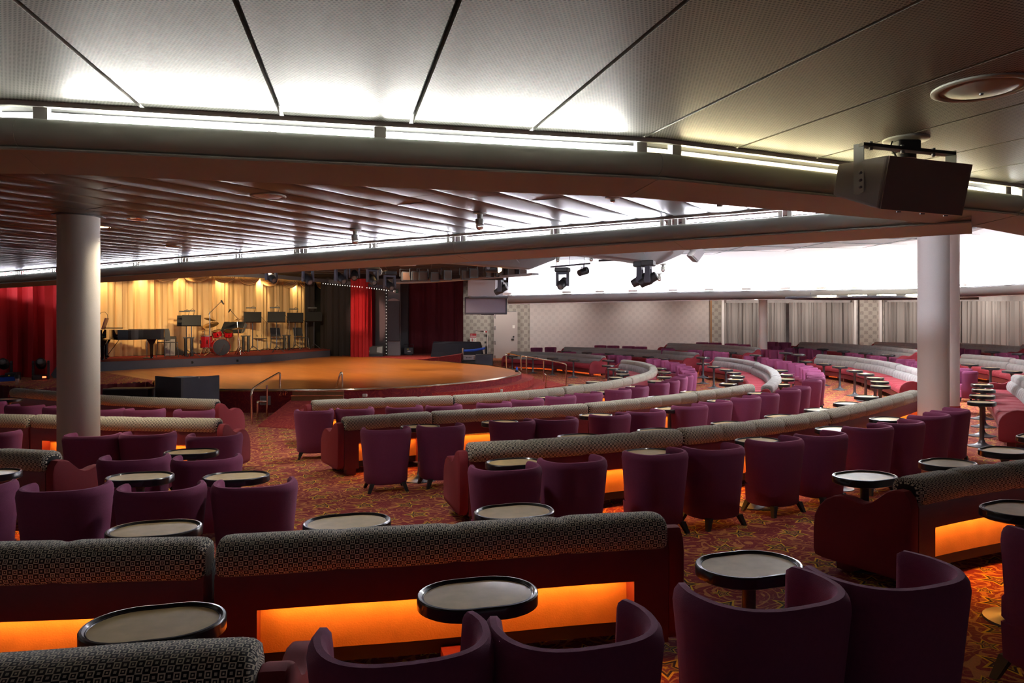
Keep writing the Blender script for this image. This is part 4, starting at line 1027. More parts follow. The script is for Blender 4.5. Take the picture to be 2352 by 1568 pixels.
# ---------------------------------------------------------------- ceiling fittings
def make_globe():
    root = thing('globe_lamp', 'x', 'lamp')
    MB().lathe([(.082, 0), (.08, -.012), (.035, -.022), (.03, -.075)], 20).build('base', M['beam'], root, True)
    MB().lathe([(.045, -.075), (.052, -.08), (.052, -.13), (.048, -.14)], 6).build('holder', M['beam'], root)
    MB().lathe([(.045, -.135), (.048, -.16), (.042, -.185), (.024, -.202), (.001, -.206)], 16).build('glass_dome', M['glass'], root, True)
    return root
gl0 = make_globe(); gu = [False]
for u, v, z, l in ((1102, 488, CZ2, 'clear globe lamp on the slatted ceiling, nearest of three in a row'), (816, 527, CZ2, 'clear globe lamp on the slatted ceiling, middle of three in a row'), (683.5, 568.5, CZ2, 'clear globe lamp on the slatted ceiling, farthest of three in a row')):
    put(gl0, gu, px(u, v, (z-EYE)*F/(HOR-v)), .3, l, 'clear globe lamps')
for u, v, Y, l in ((1358, 582, 19, 'white globe lamp under the pale bulkhead before the cove'), (1523, 606, 19, 'white globe lamp at the bulkhead tip'), (1514.5, 628, 19.3, 'small globe lamp below the bulkhead tip'), (1281, 585, 20, 'small globe lamp beside the upper ceiling edge')):
    put(gl0, gu, px(u, v, Y), .1, l, 'clear globe lamps')
def onceil(u, v, z): return px(u, v, (z-EYE)*F/(HOR-v))
def disc(name, u, v, z, r, label, cat, m, m2, dome=.02):
    t = thing(name, label, cat, onceil(u, v, z-.004))
    MB().lathe([(r, .004), (r, -.006), (r*.94, -.012), (r*.84, -.008), (r*.82, .002)], 36).build('ring', m, t, True)
    MB().lathe([(r*.82, -.002), (r*.7, -.010), (r*.4, -.010-dome), (.001, -.010-dome*1.2)], 36).build('cover', m2, t, True)
    return t
t = disc('ceiling_speaker', 2254, 203, CZ1, .262, 'large round flush speaker in the perforated ceiling', 'speaker', M['beam'], M['beam'], .012)
MB().lathe([(.012, -.03), (.01, -.04)], 10).build('screw', M['pole'], t)
disc('ceiling_speaker', 616, 450, CZ2, .178, 'round flush speaker in the slatted metal ceiling', 'speaker', M['plaster'], M['white'], .01)
disc('downlight', 315, 502, CZ2, .12, 'recessed downlight right of the left column', 'lamp', M['chrome'], M['glass'], .0)
disc('downlight', 233, 520, CZ2, .11, 'recessed downlight half hidden by the left column', 'lamp', M['chrome'], M['warm'], .0)
disc('downlight', 398, 565, CZ2, .12, 'small recessed downlight farther along the slatted ceiling', 'lamp', M['chrome'], M['glass'], .0)
for u, v in ((2047, 528), (2165, 523), (1520, 559)): disc('downlight', u, v, CZ3, .12, {2047: 'downlight left of the near white column in the tiled ceiling', 2165: 'downlight right of the near white column in the tiled ceiling', 1520: 'downlight in the tiled ceiling at the bulkhead'}[u], 'lamp', M['white'], M['bulb'], 0)
t = thing('smoke_detector', 'flat round detector with metal nub on the slatted ceiling', 'detector', onceil(1407, 452, CZ2))
MB().lathe([(.078, 0), (.076, -.014), (.02, -.018)], 24).build('plate', M['plaster'], t, True); MB().lathe([(.02, -.016), (.026, -.03), (.026, -.05), (.012, -.058)], 12).build('nub', M['chrome'], t, True)
t = thing('smoke_detector', 'cylindrical cream sprinkler sensor on the bright ceiling edge', 'detector', onceil(1653, 455, CZ2))
MB().lathe([(.07, 0), (.068, -.012), (.042, -.016), (.040, -.055), (.030, -.06), (.030, -.085), (.001, -.088)], 20).build('body', M['plaster'], t, True)
# starburst tube fitting
xf = thing('tube_light', 'starburst of bright tubes on the tiled ceiling', 'lamp', onceil(1950, 540, CZ3-.14))
k = 24/F
for (a, c, d, e) in ((-57, -1, -8, 6), (-46, 10, 34, -8), (12, -8, 56, 4), (-20, -6, 30, 8)):
    MB().tube([(a*k, c*k*8, 0), (d*k, e*k*8, 0)], .028, 8).build('light_tube', M['lamp_c'], xf, True)
MB().lathe([(.09, .08), (.09, .0), (.05, -.03)], 14, (.06, -.5, 0)).build('hub', M['white'], xf, True)
# oval tray lamp under the trough
ov = thing('tray_light', 'dark oval tray with yellow tubes hanging before the curtains', 'lamp', px(1985, 684, 26.2), 0, None, 1.05)
b = MB(); rr = [[Vector((2.65*k_*math.cos(2*math.pi*i/40), .85*k_*math.sin(2*math.pi*i/40), z)) for i in range(40)] for k_, z in ((.9, -.05), (1, -.02), (1, .03), (.97, .05), (.90, -.01))]
b.loft(rr, True, True); b.build('tray', M['blue_grey'], ov, True)
for i, x in enumerate((-1.6, -.6, .35, 1.3)): MB().tube([(x-.3, -.78, .03+.012*i), (x+.3, -.80, .04+.012*i)], .022, 8).build('light_tube', M['lamp_y'], ov, True)
for x in (-1.8, 1.8): MB().tube([(x, 0, 0), (x, 0, .18)], .012, 6).build('hanger', M['pole'], ov)
vb = thing('vent_box', 'grey ceiling box with two vents right of the white columns', 'vent', px(2222, 678, 30), 0)
b = MB(); b.prism([(-.4, 0), (.4, -.1), (.72, .4), (-.4, .6)], -.16, .2); b.build('housing', M['wall'], vb); 
for x in (-.18, .12): MB().box((x, -.06, .03), (.2, .08, .14)).build('vent', M['dark'], vb)

# ---------------------------------------------------------------- hanging loudspeaker
import bmesh
def recalc(o):
    bm = bmesh.new(); bm.from_mesh(o.data); bmesh.ops.recalc_face_normals(bm, faces=bm.faces); bm.to_mesh(o.data); bm.free()
q = {'flt': px(2040, 355, 5.02), 'flb': px(2018.5, 481, 5.13), 'frt': px(2236, 376, 5.16), 'frb': px(2211, 497, 5.27), 'blt': px(1923, 376, 5.42), 'blb': px(1910, 449, 5.47)}
q['brt'] = q['blt']+(q['frt']-q['flt'])*.86+Vector((.05, 0, 0)); q['brb'] = q['blb']+(q['frb']-q['flb'])*.86+Vector((.05, 0, 0))
o = q['flt'].copy(); ls = thing('loudspeaker', 'big dark trapezoid loudspeaker hanging from the perforated ceiling', 'speaker', o)
b = MB(); V = [q[n]-o for n in ('flt', 'frt', 'frb', 'flb', 'blt', 'brt', 'brb', 'blb')]
b.add(V, [(0, 1, 2, 3)[::-1], (4, 5, 6, 7), (0, 4, 7, 3)[::-1], (1, 2, 6, 5)[::-1], (0, 1, 5, 4), (3, 7, 6, 2)])
cab = b.build('cabinet', M['beam'], ls); recalc(cab); md = cab.modifiers.new('bevel', 'BEVEL'); md.width = .022; md.segments = 3; cab.data.materials[0] = mat('speaker_grey', (.26, .24, .225), .75, bump=.3, bscale=500)
nf = (V[1]-V[0]).cross(V[3]-V[0]).normalized(); nf = nf if nf.y < 0 else -nf
cen = (V[0]+V[1]+V[2]+V[3])/4
gq = [cen+(p-cen)*.97+nf*.006 for p in V[:4]]
b = MB(); b.add(gq+[p-nf*.012 for p in gq], [(0, 1, 2, 3), (7, 6, 5, 4), (0, 4, 5, 1), (1, 5, 6, 2), (2, 6, 7, 3), (3, 7, 4, 0)]); gr = b.build('grille', mat('speaker_grille', (.22, .18, .17), .85, bump=.3, bscale=700), ls)
for k_ in (.22, .5, .78): MB().box(V[3].lerp(V[2], k_)+nf*.01+Vector((0, 0, -.004)), (.03, .01, .008)).build('clip', M['pole'], ls)
# its yoke and ceiling mount
ym = thing('speaker_mount', 'black yoke and round plate carrying the loudspeaker', 'bracket', onceil(2081, 319, CZ1)); o2 = ym.location.copy()
MB().lathe([(.16, .002), (.16, -.012), (.15, -.018)], 30).build('plate', M['beam'], ym, True)
MB().rbox((0, 0, -.06), (.17, .13, .09), .02).build('block', M['black'], ym); MB().lathe([(.07, -.10), (.07, -.15)], 16).build('swivel', M['black'], ym, True)
P1, P2 = px(1979, 333, 5.22)-o2, px(2184, 354, 5.36)-o2; d = (P2-P1).normalized(); ang = math.atan2(d.y, d.x)
m = Matrix.Rotation(ang, 3, 'Z')
MB().box((P1+P2)/2+Vector((0, 0, -.0)), ((P2-P1).length+.02, .075, .022), m=Matrix.Rotation(ang, 3, 'Z') @ Matrix.Rotation(-math.asin(d.z), 3, 'Y')).build('cross_bar', M['black'], ym)
a1, a2 = px(1974, 340, 5.24)-o2, px(1978, 443, 5.2)-o2
b = MB(); b.slab([(-.035, -(a1-a2).length*.98), (.0, -(a1-a2).length), (.035, -(a1-a2).length*.96), (.035, .03), (-.035, .03)], Matrix.Translation(a1+Vector((-.004, 0, 0))) @ Matrix.Rotation(ang-1.0, 4, 'Z') @ Matrix.Rotation(math.pi/2, 4, 'X'), .010); arm = b.build('yoke_arm', M['beam'], ym)
b = MB(); b.slab([(-.035, -.12), (.035, -.12), (.035, .02), (-.035, .02)], Matrix.Translation(P2) @ Matrix.Rotation(ang-1.0, 4, 'Z') @ Matrix.Rotation(math.pi/2, 4, 'X'), .010); b.build('yoke_arm', M['beam'], ym)
for v in (397, 414, 430): MB().lathe([(.010, -.006), (.010, .012)], 8, px(1976, v, 5.18)-o2, Matrix.Rotation(math.pi/2, 3, 'X')).build('bolt', M['pole'], arm)
for k_ in (.1, .45, .8): MB().lathe([(.014, -.03), (.014, .03)], 8, P1.lerp(P2, k_)).build('bolt', M['pole'], ym)
MB().tube([(-.10, 0, -.01), (-.13, -.02, -.07), (-.10, -.03, -.12), (-.06, -.02, -.19)], .007, 6).build('cable', M['black'], ym, True)
# ================================================================ on and around the stage
def on(u, v): return at(u, v, 0, PZ)
# ---- grand piano: +x runs along the tail, the player sits at -x
pp = on(262, 826.5); PS = 1.16
pn = thing('grand_piano', 'black lacquer grand piano partly hidden by the left column', 'piano', (pp.x-.20, pp.y+.45, PZ), .42, None, PS)
oline = [(-.62, -.70), (-.60, .72), (.9, .72), (1.35, .60), (1.42, .40), (1.36, .15), (1.05, -.05), (.72, -.28), (.52, -.58), (.36, -.70)]
op = [Vector((x, y, 0)) for x, y in oline]; op = smooth_path(op+[op[0]], 1)[:-1]
b = MB(); b.prism([(p.x, p.y) for p in op if p.x > -.34], .62, .93); b.build('case', M['black_gloss'], pn)
b = MB()
for s in (-1, 1):
    b.add([(x, s*.70+dy, z) for dy in (-.04, .04) for x, z in ((-.62, .62), (-.30, .62), (-.30, .93), (-.36, .93), (-.42, .78), (-.62, .74))], [(0, 1, 2, 3, 4, 5)[::-1], (6, 7, 8, 9, 10, 11)]+[(i, (i+1) % 6, 6+(i+1) % 6, 6+i) for i in range(6)])
b.box((-.46, 0, .64), (.34, 1.36, .06)); b.build('key_bed', M['black_gloss'], pn)
kb = MB().box((-.50, 0, .70), (.15, 1.22, .03)).build('keyboard', M['paper'], pn)
for i in range(24): MB().box((-.47, -.58+.05*i, .722), (.09, .022, .02)).build('black_key', M['black_gloss'], kb)
b = MB(); b.prism([(p.x*1.01, p.y*1.01) for p in op if p.x > .12], .935, .955); b.build('lid', M['black_gloss'], pn)
MB().box((.0, .1, .985), (.5, 1.2, .025)).build('front_lid', M['black_gloss'], pn)
MB().box((-.28, .0, 1.12), (.03, 1.05, .36), m=Matrix.Rotation(.28, 3, 'Y')).build('music_desk', M['leather'], pn); MB().box((-.305, -.2, 1.12), (.01, .22, .28), m=Matrix.Rotation(.28, 3, 'Y')).build('sheet', M['paper'], pn)
for x, y in ((-.30, -.58), (-.30, .58), (1.02, .28)):
    b = MB(); b.lathe([(.03, .0), (.045, .03), (.04, .06)], 10, (x, y, 0)); b.loft([[Vector((x+a*r, y+c*r, z)) for a, c in ((-1, -1), (1, -1), (1, 1), (-1, 1))] for z, r in ((.05, .04), (.45, .055), (.52, .09), (.62, .14))], True, True); b.build('leg', M['black_gloss'], pn)
b = MB(); 
for s in (-.08, .08): b.tube([(-.22, s, .62), (-.22, s*1.2, .12)], .02, 8)
b.box((-.22, 0, .10), (.12, .34, .06)); b.tube([(-.22, 0, .12), (.1, 0, .6)], .01, 6); b.build('pedal_lyre', M['black_gloss'], pn)
ml = thing('music_lamp', 'thin gooseneck lamp on the piano music desk', 'lamp', (pn.location.x-.3, pn.location.y-.2, PZ+1.28*PS), .4)
MB().tube([(.12, 0, .0), (.11, 0, .14), (.03, 0, .24), (-.1, 0, .22), (-.16, 0, .19)], .008, 6).build('gooseneck', M['black'], ml, True); MB().box((-.2, 0, .18), (.22, .07, .03)).build('shade', M['black'], ml)
# ---- chairs of the band
def make_bandchair(arms=True):
    root = thing('band_chair', 'x', 'chair')
    b = MB(); b.loft([[Vector((x, y, z+dz)) for x, y in ((-.21, -.21), (.21, -.21), (.20, .22), (-.20, .22))] for z in (0,) for dz in (.43, .455)], True, True); b.build('seat', M['charcoal'], root)
    b = MB(); rr = []
    for i in range(5):
        f = i/4; y = -.20-.10*f; rr.append([Vector((x, y-.02*math.cos(x*7)+dy, .52+.33*f)) for dy in (0, .02) for x in ((-.2, -.1, 0, .1, .2) if dy == 0 else (.2, .1, 0, -.1, -.2))])
    b.loft(rr, True, True); b.build('backrest', M['charcoal'], root, True)
    for sx in (-1, 1):
        MB().tube([(sx*.19, .20, .43), (sx*.21, .23, 0)], .011, 6).build('leg', M['pole'], root); MB().tube([(sx*.2, -.27, .8), (sx*.19, -.2, .45), (sx*.21, -.25, 0)], .011, 6).build('leg', M['pole'], root)
    return root
bc0 = make_bandchair(); bu = [False]
for u, v, rz, l, s in ((385, 820, -2.2, 'dark side chair between the piano and the grey amplifier', 1.30), (596, 804, -2.3, 'dark band chair behind the first music stand right of the drums', 1.3), (640, 803.5, -2.3, 'dark band chair behind the middle music stand', 1.3), (692, 801, -2.3, 'dark band chair at the edge of the golden backdrop', 1.3)):
    put(bc0, bu, on(u, v), rz, l, 'chairs of the band', s)
# ---- amplifier and small gear
p = on(391, 817); k = p.y/F
am = thing('guitar_amplifier', 'grey fronted guitar amplifier standing behind the dark side chair', 'amplifier', p, .35)
MB().rbox((0, 0, 22.5*k), (25*k, .4, 45*k), .03).build('cabinet', M['black'], am); MB().box((0, -.20, 20*k), (22*k, .02, 37*k)).build('grille_cloth', M['grille'], am); MB().box((-3*k, -.205, 36*k), (10*k, .02, 3*k)).build('badge', M['charcoal'], am)
wd = thing('floor_monitor', 'small dark wedge monitor right of the amplifier', 'speaker', on(413, 815), .3); b = MB(); b.prism([(-.25, -.2), (.25, -.2), (.25, .2), (-.25, .2)], 0, [.42, .08, .08, .42]); b.build('cabinet', M['black'], wd)
# ---- music stands with clip lamps
def make_stand():
    root = thing('music_stand', 'x', 'music stand')
    b = MB(); m = Matrix.Translation((0, 0, 1.12)) @ Matrix.Rotation(math.radians(68), 4, 'X')
    b.slab([(-.27, -.19), (.27, -.19), (.27, .17), (-.27, .17)], m, .012); b.slab([(-.27, -.035), (.27, -.035), (.27, .035), (-.27, .035)], m @ Matrix.Translation((0, -.19, .03)) @ Matrix.Rotation(math.pi/2, 4, 'X'), .012); b.build('desk', M['black'], root)
    MB().tube([(0, .02, 1.08), (0, .02, .12)], .014, 8).build('stem', M['pole'], root)
    b = MB()
    for a in (0, 2.1, 4.2): b.tube([(0, .02, .2), (.24*math.cos(a), .02+.24*math.sin(a), .012)], .012, 6)
    b.build('tripod', M['pole'], root)
    MB().tube([(.05, .02, 1.26), (.09, .05, 1.42), (.02, .0, 1.47), (-.04, -.02, 1.42)], .007, 6).build('lamp_neck', M['black'], root, True)
    MB().box((-.05, -.02, 1.405), (.30, .09, .035)).build('lamp_shade', M['black'], root)
    return root
ms0 = make_stand(); mu = [False]
for u, v, rz, l, s in ((440, 820, .35, 'music stand in front of the drum kit, nearest the chair', 1.28), (428, 817, .35, 'music stand just behind the one before the drum kit', 1.28), (580, 808, .3, 'music stand with clip lamp right of the drum kit', 1.45), (635, 809, .25, 'music stand with clip lamp in the middle of the right group', 1.45),
                       (678, 803.5, .25, 'music stand with clip lamp before the edge of the backdrop', 1.45), (721, 802.5, .2, 'dim music stand in front of the dark side drape', 1.5)):
    put(ms0, mu, on(u, v), rz, l, 'music stands of the band', s)
p = on(531, 813); wst = thing('wide_music_stand', 'wide dark folding music desk behind the drums', 'music stand', p, .1); k = p.y/F
b = MB(); m = Matrix.Translation((0, .1, 61*k)) @ Matrix.Rotation(math.radians(70), 4, 'X')
b.slab([(-26*k, -14*k), (22*k, -14*k), (28*k, 14*k), (-18*k, 14*k)], m, .02); b.build('desk', M['black'], wst)
b = MB(); b.slab([(22*k, -14*k), (28*k, 14*k), (33*k, 9*k), (28*k, -10*k)], m @ Matrix.Rotation(.1, 4, 'Y'), .02); b.build('side_wing', M['charcoal'], wst)
for x in (-12, 14): MB().tube([(x*k, .1, 52*k), (x*k, .1, 0)], .02, 8).build('leg', M['pole'], wst)
# ---- microphone stands
def make_mic():
    root = thing('microphone_stand', 'x', 'microphone stand')
    MB().tube([(0, 0, 1.15), (0, 0, .05)], .010, 8).build('stem', M['chrome'], root)
    b = MB()
    for a in (.4, 2.5, 4.6): b.tube([(0, 0, .10), (.26*math.cos(a), .26*math.sin(a), .012)], .011, 6)
    b.build('tripod', M['chrome'], root); MB().tube([(-.04, 0, 1.08), (.30, 0, 1.42)], .008, 6).build('boom', M['pole'], root)
    MB().tube([(.29, 0, 1.44), (.36, 0, 1.34)], [.024, .017], 10).build('microphone', M['black'], root, True)
    return root
mc0 = make_mic(); mcu = [False]
for u, v, rz, l, s in ((482, 818, .0, 'tall microphone boom stand rising over the bass drum', 1.55), (547, 811, 2.9, 'microphone stand behind the wide music desk', 1.35), (613, 804, 2.9, 'microphone stand right of the first music stand', 1.2), (664, 805, 2.4, 'microphone stand with drooping boom before the middle chairs', 1.25), (704, 802, 3.2, 'microphone stand at the right edge of the backdrop', 1.2)):
    put(mc0, mcu, on(u, v), rz, l, 'microphone stands of the band', s)
b0 = thing('short_stand', 'short chrome microphone stand beside the rear piano leg', 'microphone stand', on(337.5, 823), 0, None, 1.2)
MB().tube([(0, 0, .68), (0, 0, .03)], .012, 8).build('stem', M['chrome'], b0); MB().lathe([(.12, 0), (.11, .02), (.02, .05)], 14).build('base', M['pole'], b0); MB().rbox((0, 0, .69), (.14, .07, .035), .02).build('head', M['chrome'], b0)
# ---- tube-shaped stands
for u, v, l in ((433, 818, 'black cylinder stand behind the doubled music stands'), (564, 808, 'black cylinder stand right of the drum kit'), (658, 804, 'black cylinder stand between the right band chairs')):
    t = thing('cylinder_stand', l, 'stand', on(u, v), .4, 'black cylinder stands')
    for x in (-.1, .12): MB().tube([(x, 0, 0), (x, 0, .72)], .06, 12).build('tube', M['black'], t, True)
    MB().box((0, 0, .74), (.42, .16, .04)).build('tray', M['black'], t); MB().tube([(.02, 0, .3), (.02, 0, .9)], .012, 6).build('rod', M['pole'], t)
# ---- drum kit
DS = 1.2; p = on(503, 816); kit = thing('drum_kit', 'glossy red drum kit with black front head and bronze cymbals', 'drum kit', (p.x, p.y+.1, PZ), .0, None, DS)
def drum(c, r, d, m, name, hm, extra=0):
    c = Vector(c); o = MB().lathe([(r, -d/2), (r, d/2)], 28, c, m, False).build(name, M['drum'], kit, True)
    MB().lathe([(.001, -d/2-.004), (r*.97, -d/2-.004)], 28, c, m, False).build('drum_head', hm, o); MB().lathe([(.001, d/2+.004), (r*.97, d/2+.004)], 28, c, m, False).build('drum_head', hm, o)
    for z in (-d/2, d/2): MB().lathe([(r+.004, z-.015), (r+.014, z-.012), (r+.014, z+.012), (r+.004, z+.015)], 28, c, m, False).build('hoop', M['chrome'] if not extra else M['drum'], o, True)
    for i in range(6):
        a = i*math.pi/3; q = c+m @ Vector(((r+.012)*math.cos(a), (r+.012)*math.sin(a), 0)); MB().box(q, (.03, .03, min(.12, d*.5)), m=m).build('lug', M['chrome'], o)
    return o
bm = Matrix.Rotation(-.65, 3, 'Z') @ Matrix.Rotation(math.radians(-90), 3, 'X')
bd_ = drum((0, 0, .285), .28, .42, Matrix.Rotation(.62, 3, 'Z') @ Matrix.Rotation(math.radians(90), 3, 'X'), 'bass_drum', M['head'], 1)
tm = Matrix.Rotation(.35, 3, 'X')
drum((-.12, .05, .74), .15, .20, Matrix.Rotation(.30, 3, 'X') @ Matrix.Rotation(-.15, 3, 'Y'), 'tom_drum', M['cymbal']); drum((.24, .12, .74), .14, .18, Matrix.Rotation(.35, 3, 'X') @ Matrix.Rotation(.2, 3, 'Y'), 'tom_drum', M['cymbal'])
drum((-.50, .08, .46), .20, .40, Matrix.Identity(3), 'floor_tom', M['paper'])
def cymb(c, r, rx, ry, base):
    m = Matrix.Rotation(rx, 3, 'X') @ Matrix.Rotation(ry, 3, 'Y'); o = MB().lathe([(r, -.012), (r*.5, .005), (r*.2, .012), (r*.12, .028), (.001, .032)], 28, c, m, False).build('cymbal', M['cymbal'], kit, True)
    MB().tube([c, base], .010, 8).build('stand_pole', M['chrome'], kit)
    b = MB(); bx = Vector(base)
    for a in (.3, 2.4, 4.5): b.tube([bx+Vector((0, 0, .25)), bx+Vector((.22*math.cos(a), .22*math.sin(a), -.0))], .010, 6)
    b.build('stand_tripod', M['chrome'], kit)
cymb((-.38, .15, 1.05), .27, .42, -.1, (-.36, .2, .02)); cymb((-.55, .5, 1.25), .20, .15, .3, (-.62, .5, .02)); cymb((.45, .35, 1.22), .25, .15, -.25, (.60, .3, .02)); cymb((.55, .25, .92), .22, .1, .0, (.5, .35, .02)); cymb((-.66, .3, .86), .17, .05, .0, (-.68, .3, .02))
MB().tube([(.12, -.45, .03), (.30, -.38, .38)], .008, 6).build('kick_microphone', M['chrome'], kit)
# ---------------------------------------------------------------- right side stage
def so(u, v): return at(u, v, 0, SZ+.006)
p = so(862, 818); k = p.y/F; t = thing('stage_monitor', 'black stage monitor loudspeaker beside the red curtain foot', 'speaker', p, .05)
b = MB(); b.add([(x*k, y, z*k) for y, z in ((-.3, 0), (-.3, 7), (-.12, 24), (.25, 24), (.3, 0)) for x in (-19, 19)], [(0, 1, 3, 2), (2, 3, 5, 4), (4, 5, 7, 6), (6, 7, 9, 8), (0, 8, 9, 1), (0, 2, 4, 6, 8), (1, 9, 7, 5, 3)]); b.build('cabinet', M['black'], t)
MB().slab([(-17*k, -7*k), (3*k, -7*k), (3*k, 7*k), (-17*k, 7*k)], Matrix.Translation((0, -.225, 15*k)) @ Matrix.Rotation(math.radians(68), 4, 'X'), .03).build('grille', M['charcoal'], t); MB().box((-13*k, -.30, 12*k), (3*k, .02, 3*k)).build('badge', M['paper'], t)
MB().slab([(5*k, -6*k), (17*k, -8*k), (17*k, 8*k), (5*k, 6*k)], Matrix.Translation((0, -.225, 15*k)) @ Matrix.Rotation(math.radians(68), 4, 'X'), .03).build('horn', M['pole'], t)
def floorhead(u, v, rz, l, sc, led=False):
    p = at(u, v, 0, SZ+.004); t = thing('floor_moving_head', l, 'stage light', p, rz, 'moving head lights standing on the floor', sc)
    MB().rbox((0, 0, .07), (.46, .36, .14), .03).build('base', M['black'], t)
    b = MB()
    for s in (-1, 1): b.loft([[Vector((s*.20+dx, dy, z)) for dx, dy in ((-.03, -w_), (.03, -w_), (.03, w_), (-.03, w_))] for z, w_ in ((.14, .12), (.35, .09), (.52, .10), (.58, .06))], True, True)
    b.build('yoke', M['black'], t)
    m = Matrix.Rotation(math.radians(70), 3, 'X'); h = MB().lathe([(.06, -.24), (.13, -.22), (.15, -.05), (.15, .06), (.12, .18), (.10, .2), (.09, .17), (.001, .165)], 18, (0, 0, .50), m).build('barrel', M['black'], t, True); MB().lathe([(.088, .175), (.05, .2), (.001, .21)], 14, (0, 0, .5), m).build('lens', M['glass'], h, True)
    if led: MB().box((.1, -.182, .08), (.10, .01, .05)).build('display', M['red_led'], t)
floorhead(902, 815, .2, 'moving head light standing before the grey pilaster', 1.0)
floorhead(94, 871, .5, 'moving head light with red display before the left red curtain', .92, True)
floorhead(8, 872, .5, 'moving head light at the picture edge before the left red curtain', .92)
p = so(939, 815); k = p.y/F; t = thing('follow_spot', 'dark box lamp with handle before the wine red curtain', 'stage light', p, .1)
MB().rbox((0, 0, 10*k), (22*k, .5, 15*k), .04).build('housing', M['charcoal'], t); MB().box((0, 0, 1.8*k), (14*k, .4, 3.6*k)).build('foot', M['black'], t); MB().tube([(-10*k, 0, 15*k), (-10*k, 0, 25*k), (10*k, 0, 25*k), (10*k, 0, 15*k)], .02, 6).build('handle', M['pole'], t); MB().box((1*k, -.255, 9*k), (7*k, .01, 1.5*k)).build('badge', M['paper'], t); MB().box((-2*k, -.255, 14*k), (4*k, .01, 1.2*k)).build('yellow_label', M['yellow'], t)
t = thing('covered_table', 'long table under a navy cloth before the wine red curtain', 'table', px(1044, 815, 36.5), 0); k = 36.5/F
b = MB(); rr = []
top = [(-47, -.5), (-20, -.55), (10, -.55), (34, -.5), (58, -.4), (60, .5), (-47, .5)]
for z, s, o_ in ((-10, 1.13, .10), (8, 1.07, .04), (27, 1.01, 0), (31.5, .97, -.02)):
    rr.append([Vector((x*k*s, y+(-o_ if y < 0 else o_)+.05*math.sin(i*2.1+z), z*k-(1.5*k if i > 3 and z > 20 else 0))) for i, (x, y) in enumerate(top)])
b.loft(rr, True, True); b.build('navy_cloth', M['cloth'], t)
st2 = thing('belt_stanchion', 'pair of posts with blue belt barrier before the navy covered table', 'barrier', px(1090, 822, 34.5)); k = 34.5/F
MB().tube([(-27*k, 0, -1*k), (-27*k, 0, 23*k)], .05, 10).build('post', M['chrome'], st2, True); MB().tube([(26*k, .3, -2*k), (26*k, .3, 26*k)], .06, 10).build('post', M['black'], st2, True)
b = MB(); b.loft([[Vector((-26*k+52*k*i/8, .3*i/8-.02, (19.5+6*i/8-1.8*math.sin(math.pi*i/8))*k+dz)) for dz in (0, -.11)] for i in range(9)], False); bl_ = b.build('belt', M['belt'], st2, True); md = bl_.modifiers.new('thick', 'SOLIDIFY'); md.thickness = .01
dk = thing('equipment_desk', 'low blue grey desk with black side by the belt barrier', 'desk', px(1093, 838, 32.6), 0); k = 32.6/F
b = MB(); b.prism([(0, -.4), (39*k, -.55), (39*k, .3), (0, .4)], -3*k, [24*k, 25*k, 25*k, 24*k]); b.build('side_panel', M['blue_grey'], dk); b = MB(); b.prism([(-40*k, -.3), (0, -.4), (0, .4), (-40*k, .5)], -3*k, 11*k); b.build('shelf', M['black'], dk)
mx = thing('audio_mixer', 'silver audio rack unit lying on the low desk shelf', 'audio unit', px(1079, 825.5, 32.5), .1); b = MB(); b.rbox((0, 0, 5*k), (30*k, .5, 10*k), .02); b.build('case', M['grille'], mx)
for x in (-8, -4.5, -1, 2): MB().box((x*k, -.255, 5*k), (2.4*k, .02, 2.6*k)).build('meter', M['charcoal'], mx)
for z in (3.2, 7): MB().lathe([(.035, 0), (.03, .03)], 10, (10*k, -.25, z*k), Matrix.Rotation(math.pi/2, 3, 'X')).build('knob', M['chrome'], mx)
sc_ = thing('wall_screen', 'wide grey screen in a dark frame above the wall door', 'screen', px(1116, 702, 29.5)); k = 29.5/F
MB().rbox((0, 0, 0), (97*k, .3, 40*k), .04).build('frame', M['blue_grey'], sc_); MB().box((0, -.155, 0), (90*k, .02, 32*k)).build('panel', mat('screen_fabric', (.20, .185, .24), .8), sc_)
gb = thing('duct_box', 'plain grey box against the end of the cove above the screen', 'duct', px(1107, 662, 29.3)); k = 29.3/F; MB().box((0, 0, 0), (63*k, .5, 36*k)).build('box', M['wall'], gb)
sh = thing('screen_ledge', 'dark ledge with cables between grey box and screen', 'shelf', px(1122, 683.5, 29.2)); k = 29.2/F; MB().rbox((0, 0, 0), (90*k, .4, 4*k), .03).build('ledge', M['charcoal'], sh); MB().tube([(-40*k, -.1, 2.6*k), (-10*k, -.15, 3*k), (20*k, -.1, 2.8*k), (44*k, -.1, 3*k)], .03, 6).build('cable', M['grille'], sh, True)
vt = thing('wall_vent', 'short black vent slot below the wide grey screen', 'vent', px(1120, 720.5, 29.6)); k = 29.5/F; MB().box((0, 0, 0), (30*k, .2, 5*k)).build('slot', M['black'], vt)
# door, hatch, sign
k = 40.85/F
dr = struct(MB().box((0, 0, 0), (50*41/F, .12, 114*41/F)).build('door_1', M['door'], None, False, px(1161.5, 773, 40.85))); k = 40.85/F
MB().tube([(13*k, -.10, -6*k), (19*k, -.10, -6*k)], .04, 8).build('door_handle', M['black'], dr); MB().lathe([(.05, -.02), (.05, .03)], 10, (18*k, -.07, 0), Matrix.Rotation(math.pi/2, 3, 'X')).build('door_lock', M['black'], dr)
MB().box((18.5*k, -.07, 23*k), (5.5*k, .02, 7*k)).build('door_notice', M['paper'], dr); MB().box((-13*k, -.10, 55*k), (15*k, .1, 4*k)).build('door_closer', M['grille'], dr)
for z in (-47, -14, 20, 46): MB().lathe([(.03, -.1), (.03, .1)], 8, (-24.5*k, -.08, z*k)).build('hinge', M['chrome'], dr)
for x in (-26, 26): MB().box((x*k, -.03, 0), (2.2*k, .12, 116*k)).build('door_frame', M['door'], dr)
